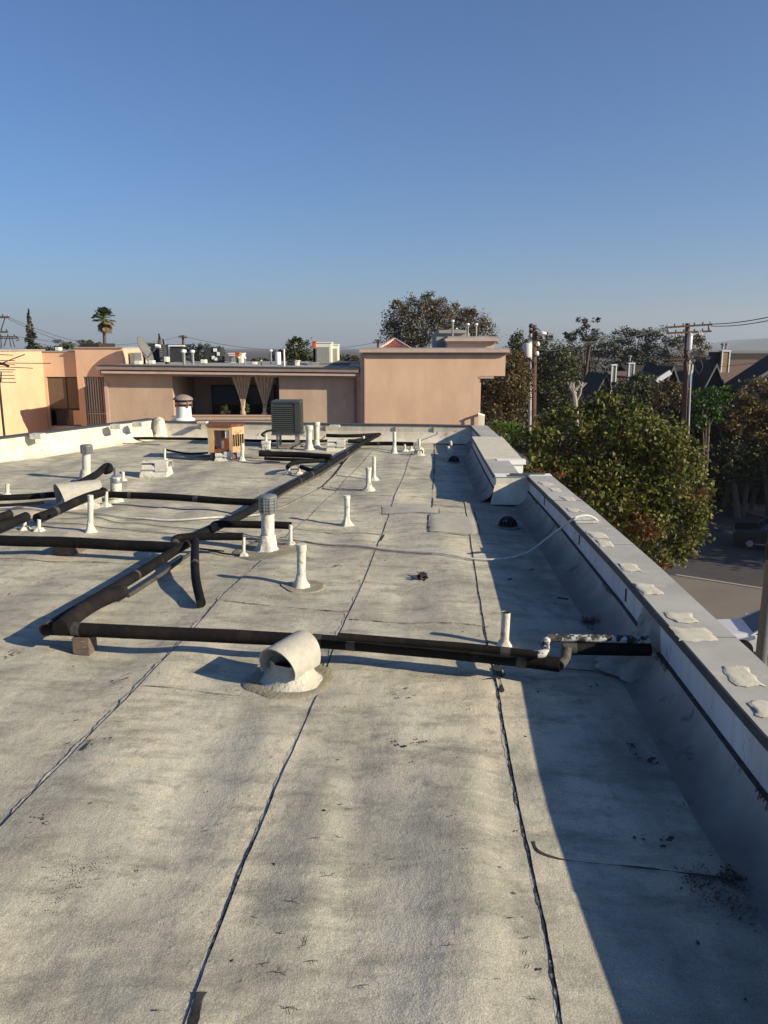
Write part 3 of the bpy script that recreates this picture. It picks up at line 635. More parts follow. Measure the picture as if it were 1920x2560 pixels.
for px, py, tpy, lab in [(608,1388,1340,'white support post under the end of the short black pipe by the junction'),(726,1366,1316,'white support post under the end of the black pipe behind the thick vent'),(264,1266,1228,'white support post under the elbow of the left black pipe'),(96,1334,1306,'white support post under the rounded near end of the left diagonal pipe'),(60,1330,1300,'white support post under the middle of three pipe ends at the left'),(722,1190,1166,'left of two small white posts under the looping far pipe'),(748,1188,1166,'right of two small white posts under the looping far pipe'),(411,1152,1122,'white post left of the litter of lines near the tan cabinet'),(1012,1128,1110,'left white post of the pair under the far short black pipe'),(1028,1127,1108,'right white post of the pair under the far short black pipe'),(195,1250,1206,'white post in front of the long half round vent hood'),(909,1108,1090,'white post in the middle of the far pipe crossing')]:
    vent_stub(px, py, tpy, 6 if py < 1200 else 9, lab, name='support_post', cat='pipe support', flare=2.6, group='white posts that carry the black pipes')

# hooded vents
def hood(base_px, base_py, wid_px, label, ang, hr=1.0, ring=0, lenf=1.5, cat='roof vent', name='hooded_vent', tilt=.0, small=False):
    g = G(base_px, base_py); r = sz(wid_px, g)/2; t = thing(name, (g.x, g.y+r*.8, 0), label, cat, 'half round roof vents'); c = Vector((g.x, g.y+r*.8, H(g.x, g.y)))
    # mastic skirt cone
    MB().lathe([(r*1.5,.0),(r*1.32,r*.10),(r*1.08,r*.30),(r*.86,r*.72),(r*.80,r*1.0)], c, 32, caps=(False,False), wob=.30).build('skirt', 'skirt', t, smooth=True)
    MB().lathe([(r*.79,r*.55),(.001,r*.56)], c, 20, caps=(False,False)).build('throat', 'dark', t)
    # half cylinder hood, open at both ends, axis along ang
    mb = MB(); ax = Vector((math.cos(ang), math.sin(ang), tilt)).normalized(); sd_ = Vector((-math.sin(ang), math.cos(ang), 0)); upv = ax.cross(sd_)
    if upv.z < 0: upv = -upv
    Rr = r*.98; L = r*lenf; n = 26; ctr = c+Vector((0,0,r*1.08*hr)); nn = 10
    for q, Rq in ((0, Rr), (1, Rr*.955)):
        for j in range(nn+1):
            s_ = -L+2*L*j/nn
            for i in range(n+1):
                a = R(-22)+R(224)*i/n
                # scooped ends
                cut = .22*r*(1-math.sin(max(0, min(math.pi, a))))*(1 if j == nn else (-1 if j == 0 else 0))*-1
                mb.v.append(tuple(ctr+ax*(s_+cut)+sd_*math.cos(a)*Rq+upv*math.sin(a)*Rq))
    W = n+1; B = (nn+1)*W
    for q in (0, 1):
        for j in range(nn):
            for i in range(n): a = q*B+j*W+i; mb.f.append((a, a+1, a+W+1, a+W))
    for i in range(n): mb.f.append((i, i+1, B+i+1, B+i)); a = nn*W+i; mb.f.append((a, a+1, B+a+1, B+a))
    for j in range(nn): mb.f.append((j*W, (j+1)*W, B+(j+1)*W, B+j*W)); a = n; mb.f.append((j*W+a, (j+1)*W+a, B+(j+1)*W+a, B+j*W+a))
    mb.build('hood', 'white' if small else M['hoodm'], t, smooth=True)
    if ring:
        rr = sz(ring, g)/2; drape_ring(c.x, c.y+.02, rr, t)
    return t
M['hoodm'] = mat('speckled_hood', (.44,.42,.355), (.36,.34,.285), 20, .8, .6, 120, spots=(90,.64,(.28,.26,.21)))
hood(722,1722,116,'large half round vent hood on a mastic cone in front of the front pipe run',R(58),.90,238,1.12,tilt=.06)
hood(186,1272,80,'long half round vent hood lying under the left diagonal pipes',R(38),.55,0,1.35)
def box_vent(px, py, wpx, hpx, label):
    g = G(px, py); w_ = sz(wpx, g)/2; h = D(px, py-hpx, g.y).z; t = thing('scoop_vent', (g.x, g.y+.15, 0), label, 'roof vent', 'half round roof vents')
    x0, x1, y0, y1 = g.x-w_, g.x+w_, g.y, g.y+.34
    MB().hexa([(x0,y0,-.02),(x1,y0,-.02),(x1,y1,-.02),(x0,y1,-.02),(x0+.03,y0+.05,h*.5),(x1-.02,y0+.05,h*.5),(x1-.02,y1-.05,h*.5),(x0+.03,y1-.05,h*.5)]).build('skirt', 'white', t, bevel=.015)
    mb = MB(); n = 12
    for i in range(n+1):
        a = math.pi*i/n; yy = (y0+y1)/2-math.cos(a)*.15; zz = h*.48+math.sin(a)*h*.52
        for x in (x0+w_*.2, x1): mb.v.append((x, yy, zz)); 
        for x in (x0+w_*.2, x1): mb.v.append((x, yy*.99+(y0+y1)/2*.01, zz-.012))
    for i in range(n): a = i*4; mb.f += [(a,a+1,a+5,a+4),(a+2,a+3,a+7,a+6),(a,a+2,a+6,a+4),(a+1,a+3,a+7,a+5)]
    mb.build('hood', 'white', t, smooth=True)
    MB().box((x0+w_*.25,y0+.045,h*.42),(x0+w_*1.1,y0+.049,h*.86)).build('opening', 'dark', t)
    MB().box((x0+w_*.25,y0+.049,h*.42),(x0+w_*1.1,y1-.05,h*.5)).build('throat', 'dark', t)
    MB().hexa([(x0+w_*1.1,y0+.02,h*.3),(x1,y0+.02,h*.3),(x1,y0+.06,h*.3),(x0+w_*1.1,y0+.06,h*.3),(x0+w_*1.1,y0+.02,h*.9),(x1,y0+.02,h*1.0),(x1,y0+.06,h*1.0),(x0+w_*1.1,y0+.06,h*.9)]).build('side_lip', 'white', t, bevel=.01)
    return t
box_vent(382,1192,74,38,'white scoop vent with dark mouth standing alone behind the left pipes')
box_vent(556,1152,46,24,'low white scoop vent in front of the rusty tan cabinet')
box_vent(838,1128,50,27,'white scoop vent right of the two tall white pipes')
hood(1048,1141,24,'small round hooded vent with dark rim at the top of the middle seam',R(75),.7,0,.7,small=True)

# roof drains
def drain(px, py, wpx, label):
    g = G(px, py); r = sz(wpx, g)/2; z = H(g.x, g.y); t = thing('roof_drain', (g.x, g.y+r, z), label, 'roof drain', 'black domed roof drains in the shadow'); c = Vector((g.x, g.y+r, z))
    MB().lathe([(r*1.42,.0),(r*1.40,.014),(r*1.3,.02),(r*1.02,.02)], c, 28, caps=(False,False)).build('flange', 'upstand', t, smooth=True)
    MB().lathe([(r*1.0,.021),(.001,.022)], c, 20, caps=(False,False)).build('throat', 'dark', t)
    for i in range(14):
        a = 2*math.pi*i/14; pts = [c+Vector((math.cos(a)*r*math.cos(b), math.sin(a)*r*math.cos(b), .015+r*1.05*math.sin(b))) for b in [R(x) for x in (0,18,36,54,72,86)]]
        MB().tube(pts, r*.10, 5).build('dome_rib', 'black', t, smooth=True)
    MB().lathe([(r*1.03,.018),(r*1.03,.035),(r*.9,.04)], c, 20, caps=(False,False)).build('dome_ring', 'black', t)
    MB().lathe([(r*.3,r*1.0),(r*.25,r*1.1),(.02*r,r*1.14)], c, 10).build('dome_top', 'black', t, smooth=True)
drain(1273,1317,45,'nearest black domed drain under the cross wall'); drain(1136,1154,26,'middle black domed drain in the far strip of shadow'); drain(1145,1107,18,'farthest black domed drain in the corner by the end wall')

# insulated pipes
def pipe(pts, rpx, label, z=.12, m='foam', name='insulated_pipe', group='black foam covered pipe runs', world=False, n=5, open_end=None, tapes=(), sm=True, rabs=None, cat='pipe'):
    P = [Vector(p) if world else (G(*p, z) if len(p) == 2 else G(*p)) for p in pts]
    r = (rabs or sz(rpx, P[len(P)//2])/2)*.8
    if world: r = rpx
    path = smooth_path(P, n) if sm and len(P) > 2 else [P[0]+(P[-1]-P[0])*i/12 for i in range(13)]
    path = [p+Vector((0,0,.008*noise.noise(p*2.1))) for p in path]
    t = thing(name, path[0], label, cat, group)
    MB().tube(path, [r*(1+.05*noise.noise(p*5)) for p in path], 16).build('foam_sleeve', m, t, smooth=True)
    if len(path) > 10 and (path[-1]-path[0]).length > 1.2 and m in ('foam','foam2'):
        L = (path[-1]-path[0]).length; nj = int(L/.9)
        for q_ in range(1, nj+1):
            i = min(len(path)-2, max(1, int(len(path)*(q_-.3*random.random())/(nj+1)))); a = path[i]; d = (path[i+1]-a).normalized(); ww = random.uniform(.006,.03)
            MB().tube([a-d*ww, a+d*ww], r*1.035, 16, caps=True).build('pipe_joint', random.choice(['foam','foam2','tape']), t, smooth=True)
    for k in tapes:
        i = int(k*(len(path)-2)); a = path[i]; d = (path[i+1]-a).normalized(); q = a+d*.0
        MB().tube([q-d*.025, q+d*.025], r*1.05, 16, caps=True).build('tape_wrap', 'tape', t, smooth=True)
    if open_end is not None:
        p = path[open_end]; d = (path[open_end]-path[1 if open_end == 0 else -2]).normalized()
        MB().tube([p+d*.001, p+d*.003], r*.42, 12).build('open_core', 'dark', t)
    return t
# front run
pipe([(112,1572,.13),(700,1597,.13),(1100,1628,.12),(1400,1662,.115)],52,'long front pipe run crossing the roof from the left corner to the parapet',m='foam2',tapes=(.13,.45,.93),rabs=.048)
pipe([(845,1592,.19),(1100,1612,.185),(1345,1638,.18)],22,'thinner reddish pipe lying on top of the right half of the front run',m='foam2',rabs=.026,tapes=(.97,))
pipe([(1335,1637,.18),(1362,1632,.185),(1365,1604,.20),(1385,1597,.205),(1480,1598,.205),(1622,1600,.20)],20,'peeling white and black elbow pipe rising into the right parapet',m='peel',rabs=.026,n=6,tapes=(.62,))
pipe([(1418,1622,.15),(1500,1624,.15),(1625,1624,.15)],28,'short fat black pipe entering the mastic heap in the parapet',m='foam',rabs=.042,tapes=(.08,.2))
pipe([(1398,1664,.115),(1412,1650,.12),(1416,1626,.15)],24,'taped vertical joint between the front run and the fat pipe',m='tape',rabs=.034)
# left corner
pipe([(120,1572,.13),(300,1462,.12),(466,1360,.12)],34,'near diagonal black pipe from the front left corner to the junction',rabs=.048,tapes=(.04,))
pipe([(150,1572,.16),(230,1512,.16),(306,1478,.14)],34,'extra sleeve of black foam lying on the near diagonal pipe',m='foam2',rabs=.058)
pipe([(320,1488,.05),(400,1437,.05),(488,1376,.05)],12,'thin bare line beneath the near diagonal pipe',m='tape',rabs=.02)
pipe([(-60,1350,.13),(200,1357,.13),(442,1370,.13)],32,'thick black pipe run coming in from the left edge to the junction',rabs=.056)
pipe([(437,1362,.15),(445,1345,.17),(520,1341,.17),(606,1341,.17)],20,'short black pipe from the junction ending on a white post',rabs=.040,tapes=(.1,))
pipe([(488,1352,.17),(487,1400,.13),(490,1450,.09),(503,1508,.045)],28,'drooping curved black foam tube with an open end below the junction',rabs=.040,open_end=-1)
pipe([(470,1350,.12),(540,1318,.12),(600,1290,.12),(646,1264,.12)],24,'black pipe run between the junction and the thick vent',rabs=.05)
pipe([(536,1318,.15),(545,1311,.16),(640,1312,.16),(728,1314,.16)],17,'black pipe passing behind the thick vent to a white post',rabs=.042,tapes=(.12,))
pipe([(646,1264,.11),(720,1216,.11),(796,1176,.11),(900,1112,.11),(945,1088,.11)],15,'long diagonal black pipe running from the thick vent to the far wall',rabs=.045,tapes=(.5,.72))
pipe([(655,1268,.06),(730,1220,.06),(806,1182,.06),(900,1120,.06)],8,'thinner line running along the foot of the long diagonal pipe',rabs=.022,m='tape')
pipe([(267,1235,.12),(450,1244,.12),(648,1258,.12)],19,'straight black pipe from the left vents to the thick vent',rabs=.047)
pipe([(92,1296,.13),(150,1274,.14),(215,1243,.15),(262,1228,.16)],24,'left diagonal black pipe with a rounded near end',rabs=.055,tapes=(.35,))
pipe([(232,1231,.16),(245,1222,.18),(262,1228,.17)],12,'small looped elbow on top of the left diagonal pipe',rabs=.045)
pipe([(-40,1330,.13),(20,1310,.14),(66,1292,.15)],24,'middle of the cut black pipe ends at the left edge',rabs=.058)
pipe([(-40,1308,.13),(26,1286,.15)],22,'uppermost cut black pipe end at the left edge',rabs=.05)
pipe([(200,1210,.14),(240,1186,.18),(262,1168,.22),(272,1166,.22),(274,1174,.20),(262,1178,.18)],16,'rising black pipe with a hooked end above the long hood',rabs=.055)
pipe([(-40,1246,.10),(60,1243,.10),(128,1238,.10),(150,1238,.10)],12,'wavy black pipe left of the long hood',rabs=.042,tapes=(.6,))
pipe([(-30,1266,.07),(40,1262,.07),(110,1256,.07)],6,'lower thin black line left of the long hood',rabs=.02)
pipe([(237,1098,.07),(300,1096,.06),(420,1096,.06),(521,1098,.06),(610,1101,.07),(767,1103,.07),(860,1101,.07)],7,'long thin black line skirting the far and left parapets',rabs=.032)
pipe([(648,1134,.15),(730,1137,.14),(828,1143,.13)],16,'pair of fat black pipes right of the white junction box',rabs=.055)
pipe([(662,1146,.08),(740,1150,.08),(820,1153,.08)],8,'lower companion line right of the white junction box',rabs=.03)
pipe([(719,1168,.13),(728,1160,.15),(750,1155,.15),(810,1152,.13)],8,'looping black pipe on two small white posts',rabs=.038)
pipe([(752,1167,.13),(776,1174,.12),(800,1178,.10)],6,'short black branch joining the long diagonal from the left',rabs=.035)
pipe([(816,1088,.13),(880,1090,.12),(955,1086,.12),(972,1086,.12)],7,'far black pipe along the end wall above the crossing',rabs=.04,tapes=(.8,.9))
pipe([(905,1110,.10),(960,1109,.11),(1033,1110,.12)],8,'far short black pipe on white posts right of the crossing',rabs=.042,tapes=(.55,))
pipe([(870,1103,.08),(905,1102,.08),(930,1096,.08)],8,'stub of black pipe at the far crossing',rabs=.045)
# condensate loops on the far left litter
pipe([(412,1124,.12),(430,1128,.08),(470,1134,.06),(520,1132,.06)],5,'dark hose dangling from the post left of the tan cabinet',rabs=.02,m='foam')
pipe([(420,1140,.02),(470,1143,.02),(540,1138,.02),(575,1140,.03)],5,'grey metal tube lying below the tan cabinet',rabs=.022,m='galv')

def cable(pts, r, label, m='cable', z=.012, n=8, cat='cable'):
    P = [G(p[0], p[1], p[2] if len(p) > 2 else z) for p in pts]; path = smooth_path(P, n)
    for p in path:
        if p.z < .05 and p.x < interp(PAR_IN, p.y)-.1: p.z = max(p.z, H(p.x, p.y)+r+.008)
    o = MB().tube(path, r, 6).build('cable', m, None, smooth=True); return tag(o, label, cat, 'loose cables on the roof')
cable([(-20,1270),(60,1272),(179,1282),(260,1292),(359,1300),(480,1300),(560,1294),(650,1290)],.011,'thick dusty white cable snaking from the left edge to the thick vent')
cable([(604,1336),(640,1343),(735,1352),(850,1362),(960,1374),(1060,1384),(1160,1395),(1245,1398),(1316,1382,.03),(1368,1346,.13),(1400,1322,.24),(1430,1299,.36),(1448,1291,.385),(1470,1289,.38),(1490,1298,.34),(1503,1312,.25)],.009,'white cable curving over the right parapet')
cable([(700,1345),(800,1360),(900,1370),(1000,1381),(1080,1388)],.006,'second thin cable beside the white one near the middle','cable_brown')
cable([(906,1106,.06),(888,1125,.02),(860,1160),(840,1190),(822,1205),(796,1225),(750,1252),(700,1276),(650,1290)],.009,'grey cable running along the right of the long diagonal pipe','cable_brown')
cable([(905,1108,.1),(888,1126,.03),(866,1146)],.012,'short bright white cable at the far crossing')
cable([(0,1312),(120,1312),(250,1323),(350,1330),(440,1334)],.005,'thin brown cable behind the left bare stub','cable_brown')
cable([(150,1300),(235,1300),(290,1310),(350,1312),(480,1322),(600,1336)],.005,'thin pale wire wandering across the left lanes','cable_brown')
cable([(560,1378),(500,1371),(470,1366),(420,1362)],.006,'dark wire at the foot of the short black pipe','wire')
cable([(600,1387),(560,1384),(530,1376),(500,1372)],.008,'dark looping wire behind the drooping tube','wire')
cable([(620,1122),(680,1128),(720,1124),(770,1112),(800,1108)],.007,'brown wire between white junction box and tall pipes','cable_brown')
cable([(970,1095),(1040,1098),(1088,1088,.1),(1092,1080,.25)],.008,'dark hose curling up to the far wall','wire')
cable([(238,1100,.03),(250,1106),(262,1104),(300,1108),(400,1112)],.006,'thin wire curl by the left parapet','wire')
cable([(400,1135),(430,1142),(500,1146),(600,1150),(640,1152),(700,1156)],.009,'dusty hose lying behind the low scoop vent','cable_brown')
cable([(735,1117,.06),(760,1105,.06),(800,1100,.12),(812,1090,.14)],.009,'black wire looping past the two tall pipes','wire')

# wood sleepers
def block(px, py, wpx, hpx, label, dep=.12, rz=0, m='wood'):
    g = G(px, py); w_ = sz(wpx, g)/2; h = D(px, py-hpx, g.y).z
    o = MB().box((g.x-w_, g.y, -.01),(g.x+w_, g.y+dep, h), rz).build('support_block', m, None, bevel=.006); return tag(o, label, 'wood block', 'sleepers under the pipes')
block(203,1636,44,40,'weathered wooden block under the left end of the front pipe run')
block(163,1391,52,27,'wooden block with sloped end under the thick left pipe',.2,R(-14))
block(783,1662,24,38,'dark wooden block half hidden by the large vent hood')
block(790,1194,26,14,'wooden block under the long diagonal pipe')
block(850,1160,14,14,'small dark block under the far part of the diagonal pipe',m='black')

# grey condenser
def condenser():
    y = 13.3; a = D(680,1080,y); b = D(749,1006,y); t = thing('condenser_unit', (0,0,0), 'dark grey louvred condenser unit by the far wall', 'condenser'); t.location = ((a.x+b.x)/2, y, a.z)
    x0, x1, z0, z1 = a.x, b.x, a.z, b.z; d = .52
    MB().box((x0+.01,y+.01,z0+.01),(x1-.01,y+d-.01,z1-.02)).build('coil_core', 'condark', t)
    MB().box((x0-.005,y-.005,z0-.03),(x1+.005,y+d+.005,z0+.01)).build('base_pan', 'condenser', t)
    MB().box((x0-.005,y-.005,z1-.02),(x1+.005,y+d+.005,z1+.02)).build('top_cover', 'condenser', t, bevel=.01)
    MB().box((x1-.09,y-.012,z0),(x1+.002,y+.03,z1-.02)).build('corner_panel', 'condenser', t)
    for xx, yy in ((x0,y),(x0,y+d-.03),(x1-.03,y+d-.03)): MB().box((xx-.004,yy-.004,z0),(xx+.03,yy+.034,z1-.02)).build('corner_post', 'condenser', t)
    n = 13
    for i in range(n):
        z = z0+.01+(z1-z0-.05)*i/n; hh = (z1-z0-.05)/n*.62
        MB().hexa([(x0+.03,y-.012,z),(x1-.1,y-.012,z),(x1-.1,y+.012,z),(x0+.03,y+.012,z),(x0+.03,y+.004,z+hh),(x1-.1,y+.004,z+hh),(x1-.1,y+.016,z+hh),(x0+.03,y+.016,z+hh)]).build('louvre', 'condenser', t)
        MB().box((x1-.008,y+.04,z),(x1+.010,y+d-.04,z+hh)).build('louvre', 'condenser', t)
    s = thing('equipment_stand', ((x0+x1)/2, y, 0), 'low grey stand and pad beneath the dark grey condenser', 'stand')
    for xx in (x0+.06, x1-.1):
        for yy in (y+.05, y+d-.09): MB().box((xx,yy,-.01),(xx+.04,yy+.04,z0-.06)).build('leg', 'galv', s)
    MB().box((x0-.02,y+.03,z0-.06),(x1+.04,y+d-.02,z0-.032)).build('platform', 'galv', s)
condenser()
# rusty tan cabinet
def tan_cabinet():
    y = 11.9; a = D(521,1128,y); b = D(605,1066,y); m_ = D(582,1128,y); t = thing('cabinet', ((a.x+b.x)/2, y, a.z), 'rusty tan metal condenser cabinet with its front panel missing', 'ac unit')
    x0 = a.x; xm = m_.x; x1 = b.x; z0 = a.z-.02; z1 = b.z
    ye = y+.35
    def wall(p, q, thick=.015): return MB().hexa([(p[0],p[1],p[2]),(q[0],q[1],p[2]),(q[0],q[1]+thick,p[2]),(p[0],p[1]+thick,p[2]),(p[0],p[1],q[2]),(q[0],q[1],q[2]),(q[0],q[1]+thick,q[2]),(p[0],p[1]+thick,q[2])])
    wall((x0,y,z0),(x0+.09,y,z1)).build('corner_post', 'rustbox', t); wall((xm-.05,y,z0),(xm,y,z1)).build('corner_post', 'rustbox', t)
    wall((x0+.09,y,z1-.06),(xm-.05,y,z1)).build('front_rail', 'rustbox', t); wall((x0+.09,y,z0),(xm-.05,y,z0+.05)).build('front_rail', 'rust', t)
    wall((x0,y+.4,z0),(xm,y+.4,z1)).build('back_panel', 'rust', t)
    MB().hexa([(x0,y+.015,z0),(x0+.012,y+.015,z0),(x0+.012,y+.4,z0),(x0,y+.4,z0),(x0,y+.015,z1),(x0+.012,y+.015,z1),(x0+.012,y+.4,z1),(x0,y+.4,z1)]).build('side_panel', 'rustbox', t)
    # louvred right face turned to the sun
    wall((xm+.001,y+.0,z0),(x1,y+.16,z0+.09)).build('right_panel', 'rustbox', t); wall((xm+.001,y,z0+.27),(x1,y+.16,z1)).build('right_panel', 'rustbox', t)
    dx = x1-xm
    MB().hexa([(xm+.01,y+.04,z0+.08),(x1-.01,y+.19,z0+.08),(x1-.01,y+.2,z0+.08),(xm+.01,y+.05,z0+.08),(xm+.01,y+.04,z0+.28),(x1-.01,y+.19,z0+.28),(x1-.01,y+.2,z0+.28),(xm+.01,y+.05,z0+.28)]).build('louvre_back', 'dark', t)
    for i in range(6):
        f = i/5; xx = xm+.004+(dx-.012)*f*.98; yy = y+.16*f
        MB().box((xx-.006,yy,z0+.09),(xx+.006,yy+.015,z0+.27)).build('louvre', 'rustbox', t)
    MB().hexa([(x0-.02,y-.02,z1+.001),(xm,y-.03,z1+.001),(x1+.02,y+.14,z1+.001),(x0-.01,y+.43,z1+.001),(x0-.02,y-.02,z1+.02),(xm,y-.03,z1+.03),(x1+.02,y+.14,z1+.03),(x0-.01,y+.43,z1+.03)]).build('lid', 'rust', t)
    MB().tube([(xm-.1,y+.14,z0+.22),(xm-.1,y+.14,z1-.05)], .09, 14).build('compressor', 'rust', t, smooth=True)
    MB().box((xm-.11,y+.02,z0+.22),(xm-.06,y+.03,z0+.34)).build('paper_tag', 'whitepaint', t)
    MB().box((x0+.1,y+.1,z0+.05),(x0+.22,y+.11,z1-.06)).build('coil_panel', 'gutter', t)
    for xx in (x0+.02, xm-.06): MB().box((xx,y+.02,-.02),(xx+.05,y+.38,z0)).build('foot_rail', 'wood', t)
tan_cabinet()
# white junction pipe
g = G(664,1150); t = thing('junction_box', (g.x, g.y, 0), 'white square junction box on a vertical conduit beside the fat pipes', 'junction box')
MB().tube([(g.x,g.y+.1,0),(g.x,g.y+.1,D(664,1086,g.y).z)], sz(7,g)/2, 12).build('conduit', 'white', t, smooth=True)
zt = D(664,1104,g.y).z; zb = D(664,1126,g.y).z; w_ = sz(20,g)/2
MB().box((g.x-w_,g.y+.1-w_,zb),(g.x+w_,g.y+.1+w_,zt-.04)).build('box_body', 'white', t, bevel=.01)
MB().box((g.x-w_*1.1,g.y+.1-w_*1.1,zt-.04),(g.x+w_*1.1,g.y+.1+w_*1.1,zt)).build('box_lid', 'white', t, bevel=.005)
MB().tube([(g.x+.02,g.y+.08,zb),(g.x+.05,g.y+.05,.12)], .035, 10).build('taped_joint', 'tape', t, smooth=True)
pipe([(660,1090,.33),(655,1086,.36),(668,1078,.40),(690,1076,.40)],6,'black whip arching from the white conduit to the grey condenser',rabs=.022)
# mushroom flue behind far wall
yq = 15.9; a = D(460,1048,yq); r = sz(38,a)/2; t = thing('flue_stack', (a.x, yq, a.z), 'white flue with a rusty mushroom cap behind the far wall', 'flue')
H0 = D(460,1016,yq).z
MB().lathe([(r*1.45,a.z-.02),(r*1.4,a.z+.01),(r*1.02,a.z+.04),(r*.98,H0)], (a.x,yq,0), 22).build('pipe', 'whitepaint', t, smooth=True)
ztop = D(460,986,yq).z; zmid = D(460,998,yq).z
MB().lathe([(r*.8,H0),(r*.8,zmid-.02)], (a.x,yq,0), 18).build('inner_collar', 'rust', t, smooth=True)
MB().lathe([(r*1.12,H0+.05),(r*1.12,H0+.09)], (a.x,yq,0), 18, caps=(True,True)).build('wind_band', 'galv', t, smooth=True)
for i in range(5):
    an = i*1.257+.4; MB().box((a.x+r*1.1*math.cos(an)-.012,yq+r*1.1*math.sin(an)-.012,H0-.02),(a.x+r*1.1*math.cos(an)+.012,yq+r*1.1*math.sin(an)+.012,zmid)).build('cap_strut', 'rust', t)
MB().lathe([(r*1.3,zmid-.01),(r*1.3,zmid+.01),(r*1.0,zmid+(ztop-zmid)*.55),(r*.5,ztop-.01),(.02,ztop)], (a.x,yq,0), 22, caps=(True,True)).build('mushroom_cap', 'gutter', t, smooth=True)
MB().lathe([(r*.95,-3.0),(r*.95,a.z-.021)], (a.x,yq,0), 16).build('lower_pipe', 'whitepaint', t, smooth=True)
# debris
def debris(px, py, wpx, label, n=40, hh=.03, m='litter', ls=.02):
    g = G(px, py); s = sz(wpx, g)/2; mb = MB()
    for _ in range(n):
        x = g.x+random.gauss(0, s*.45); y = g.y+random.gauss(0, s*.6); z = H(x, y)+.008+random.random()*hh; a = random.random()*6; q = random.uniform(-.5,.5); L = random.uniform(.5,1.3)*ls
        u = Vector((math.cos(a), math.sin(a), q))*L; v = Vector((-math.sin(a), math.cos(a), random.uniform(-.4,.4)))*L*.4; p = Vector((x,y,z)); mb.quad(p-u, p-v, p+u, p+v)
    return tag(mb.build('leaf_litter', m, roof), kind='stuff')
debris(1790,2205,170,'', 170, .010, ls=.008); debris(1830,2175,60,'', 110, .014, ls=.010); debris(1860,2250,130,'',120,.005,ls=.006); debris(1740,2190,90,'',60,.005,ls=.006); debris(1475,1545,40,'',60,.03)
t = MB()
g = G(1053,1446)
for _ in range(26):
    p = Vector((g.x+random.gauss(0,.022), g.y+random.gauss(0,.03), H(g.x,g.y)+.01+random.random()*.022)); a = random.random()*6
    u = Vector((math.cos(a),math.sin(a),random.uniform(-.6,.6)))*.028; v = Vector((-math.sin(a),math.cos(a),random.uniform(-.6,.6)))*.018; t.quad(p-u,p-v,p+u,p+v)
tag(t.build('debris_clump', 'tar_dark', None), 'small clump of black crumpled debris alone on the middle lane', 'debris')
g = G(1393,1499); h2 = G(1420,1503)
tag(MB().tube([g+Vector((0,0,.012)), h2+Vector((0,0,.016))], .006, 6).build('stick', 'tar_dark', None), 'short dark stick lying in the parapet shadow', 'stick')
for i, (px, py, L, lab) in enumerate([(1330,1420,.05,'curled dark leaf in the shadow below the white cable'),(1630,1890,.05,'curled dry leaf in the near right shadow'),(1677,2090,.04,'small dark leaf at the bottom right shadow'),(1275,1447,.05,'dark leaf at the shadow edge in mid roof')]):
    g = G(px, py); z = H(g.x, g.y)+.012; tag(MB().quad((g.x-L/2,g.y,z),(g.x,g.y-L/4,z+.004),(g.x+L/2,g.y+.01,z+.008),(g.x,g.y+L/4,z+.012)).build('dry_leaf', 'tar_dark', None), lab, 'leaf')
#@@PART2@@
# ------------------------------------------------------------------ ground, street
def sheet(name, pts, z, m, parent=None):
    mb = MB(); mb.v = [(x, y, z) for x, y in pts]; mb.f = [tuple(range(len(pts)))]; return tag(mb.build(name, m), kind='structure')
sheet('ground', [(-6400,-50),(6400,-50),(6400,6400),(-6400,6400)], GZ-.02, 'dirt')
def gp(px, py): p = G(px, py, GZ); return (p.x, p.y)
sheet('driveway', [(2.2,5),(40,5),(40,24),gp(2100,1495),gp(1905,1472),gp(1690,1438),gp(1600,1428),(2.2,30)], GZ+.004, 'concrete')
sheet('road', [gp(1600,1430),gp(1690,1440),gp(1905,1474),gp(2300,1530),(70,40),gp(2300,1345),gp(1935,1310),gp(1860,1290),gp(1780,1262),gp(1500,1190),gp(1380,1160),gp(1300,1160)], GZ+.008, 'shaded_asphalt')  # shade over the far road is put into this darker asphalt colour
MB().slab([gp(1800,1250),gp(1870,1282),gp(1935,1300),gp(2300,1340),gp(2300,1290),gp(1935,1268),gp(1870,1262),gp(1790,1236)], GZ, GZ+.13).build('pavement', 'sidewalk')['kind'] = 'structure'
a, b = Vector((*gp(1690,1437),GZ+.016)), Vector((*gp(1912,1472),GZ+.016)); n_ = (b-a).normalized().cross(Vector((0,0,1)))*.09
MB().quad(a-n_, b-n_, b+n_, a+n_).build('gutter_line', 'line')['kind'] = 'structure'
# shaded lower wall below our own parapet (right side of this building)
# ------------------------------------------------------------------ neighbour building
FY = 22.9
def P2(px, py, y=FY): p = D(px, py, y); return (p.x, p.z)
def zat(py, y=FY): return D(960, py, y).z
def xat(px, py=980, y=FY): return D(px, py, y).x
nb = thing('apartment_building', (-4, FY, GZ), 'pink stucco apartment building with a curtained balcony directly beyond the far parapet', 'building')
def pt(mb, name, m, par=nb, **k): return mb.build(name, m, par, **k)
WT = 3.0
zb = GZ
xa, xb, xc, xd, xe = xat(262), xat(432), xat(698), xat(895), xat(905)
zeave = zat(934); 
pt(MB().box((xa, FY, zb), (xb, FY+.25, zeave+.1)), 'wall', 'stucco_d')
pt(MB().box((xc, FY, zb), (xe+.2, FY+.25, zeave+.1)), 'wall', 'stucco_d')
pt(MB().box((xb, FY, zb), (xc, FY+.2, zat(1041))), 'balcony_wall', 'stucco_d')
pt(MB().box((xb-.02, FY-.02, zat(1041)), (xc+.02, FY+.22, zat(1041)+.03)), 'balcony_cap', 'trim')
pt(MB().box((xb-.02, FY-.03, zat(1049)), (xc, FY, zat(1047))), 'balcony_moulding', 'trim')
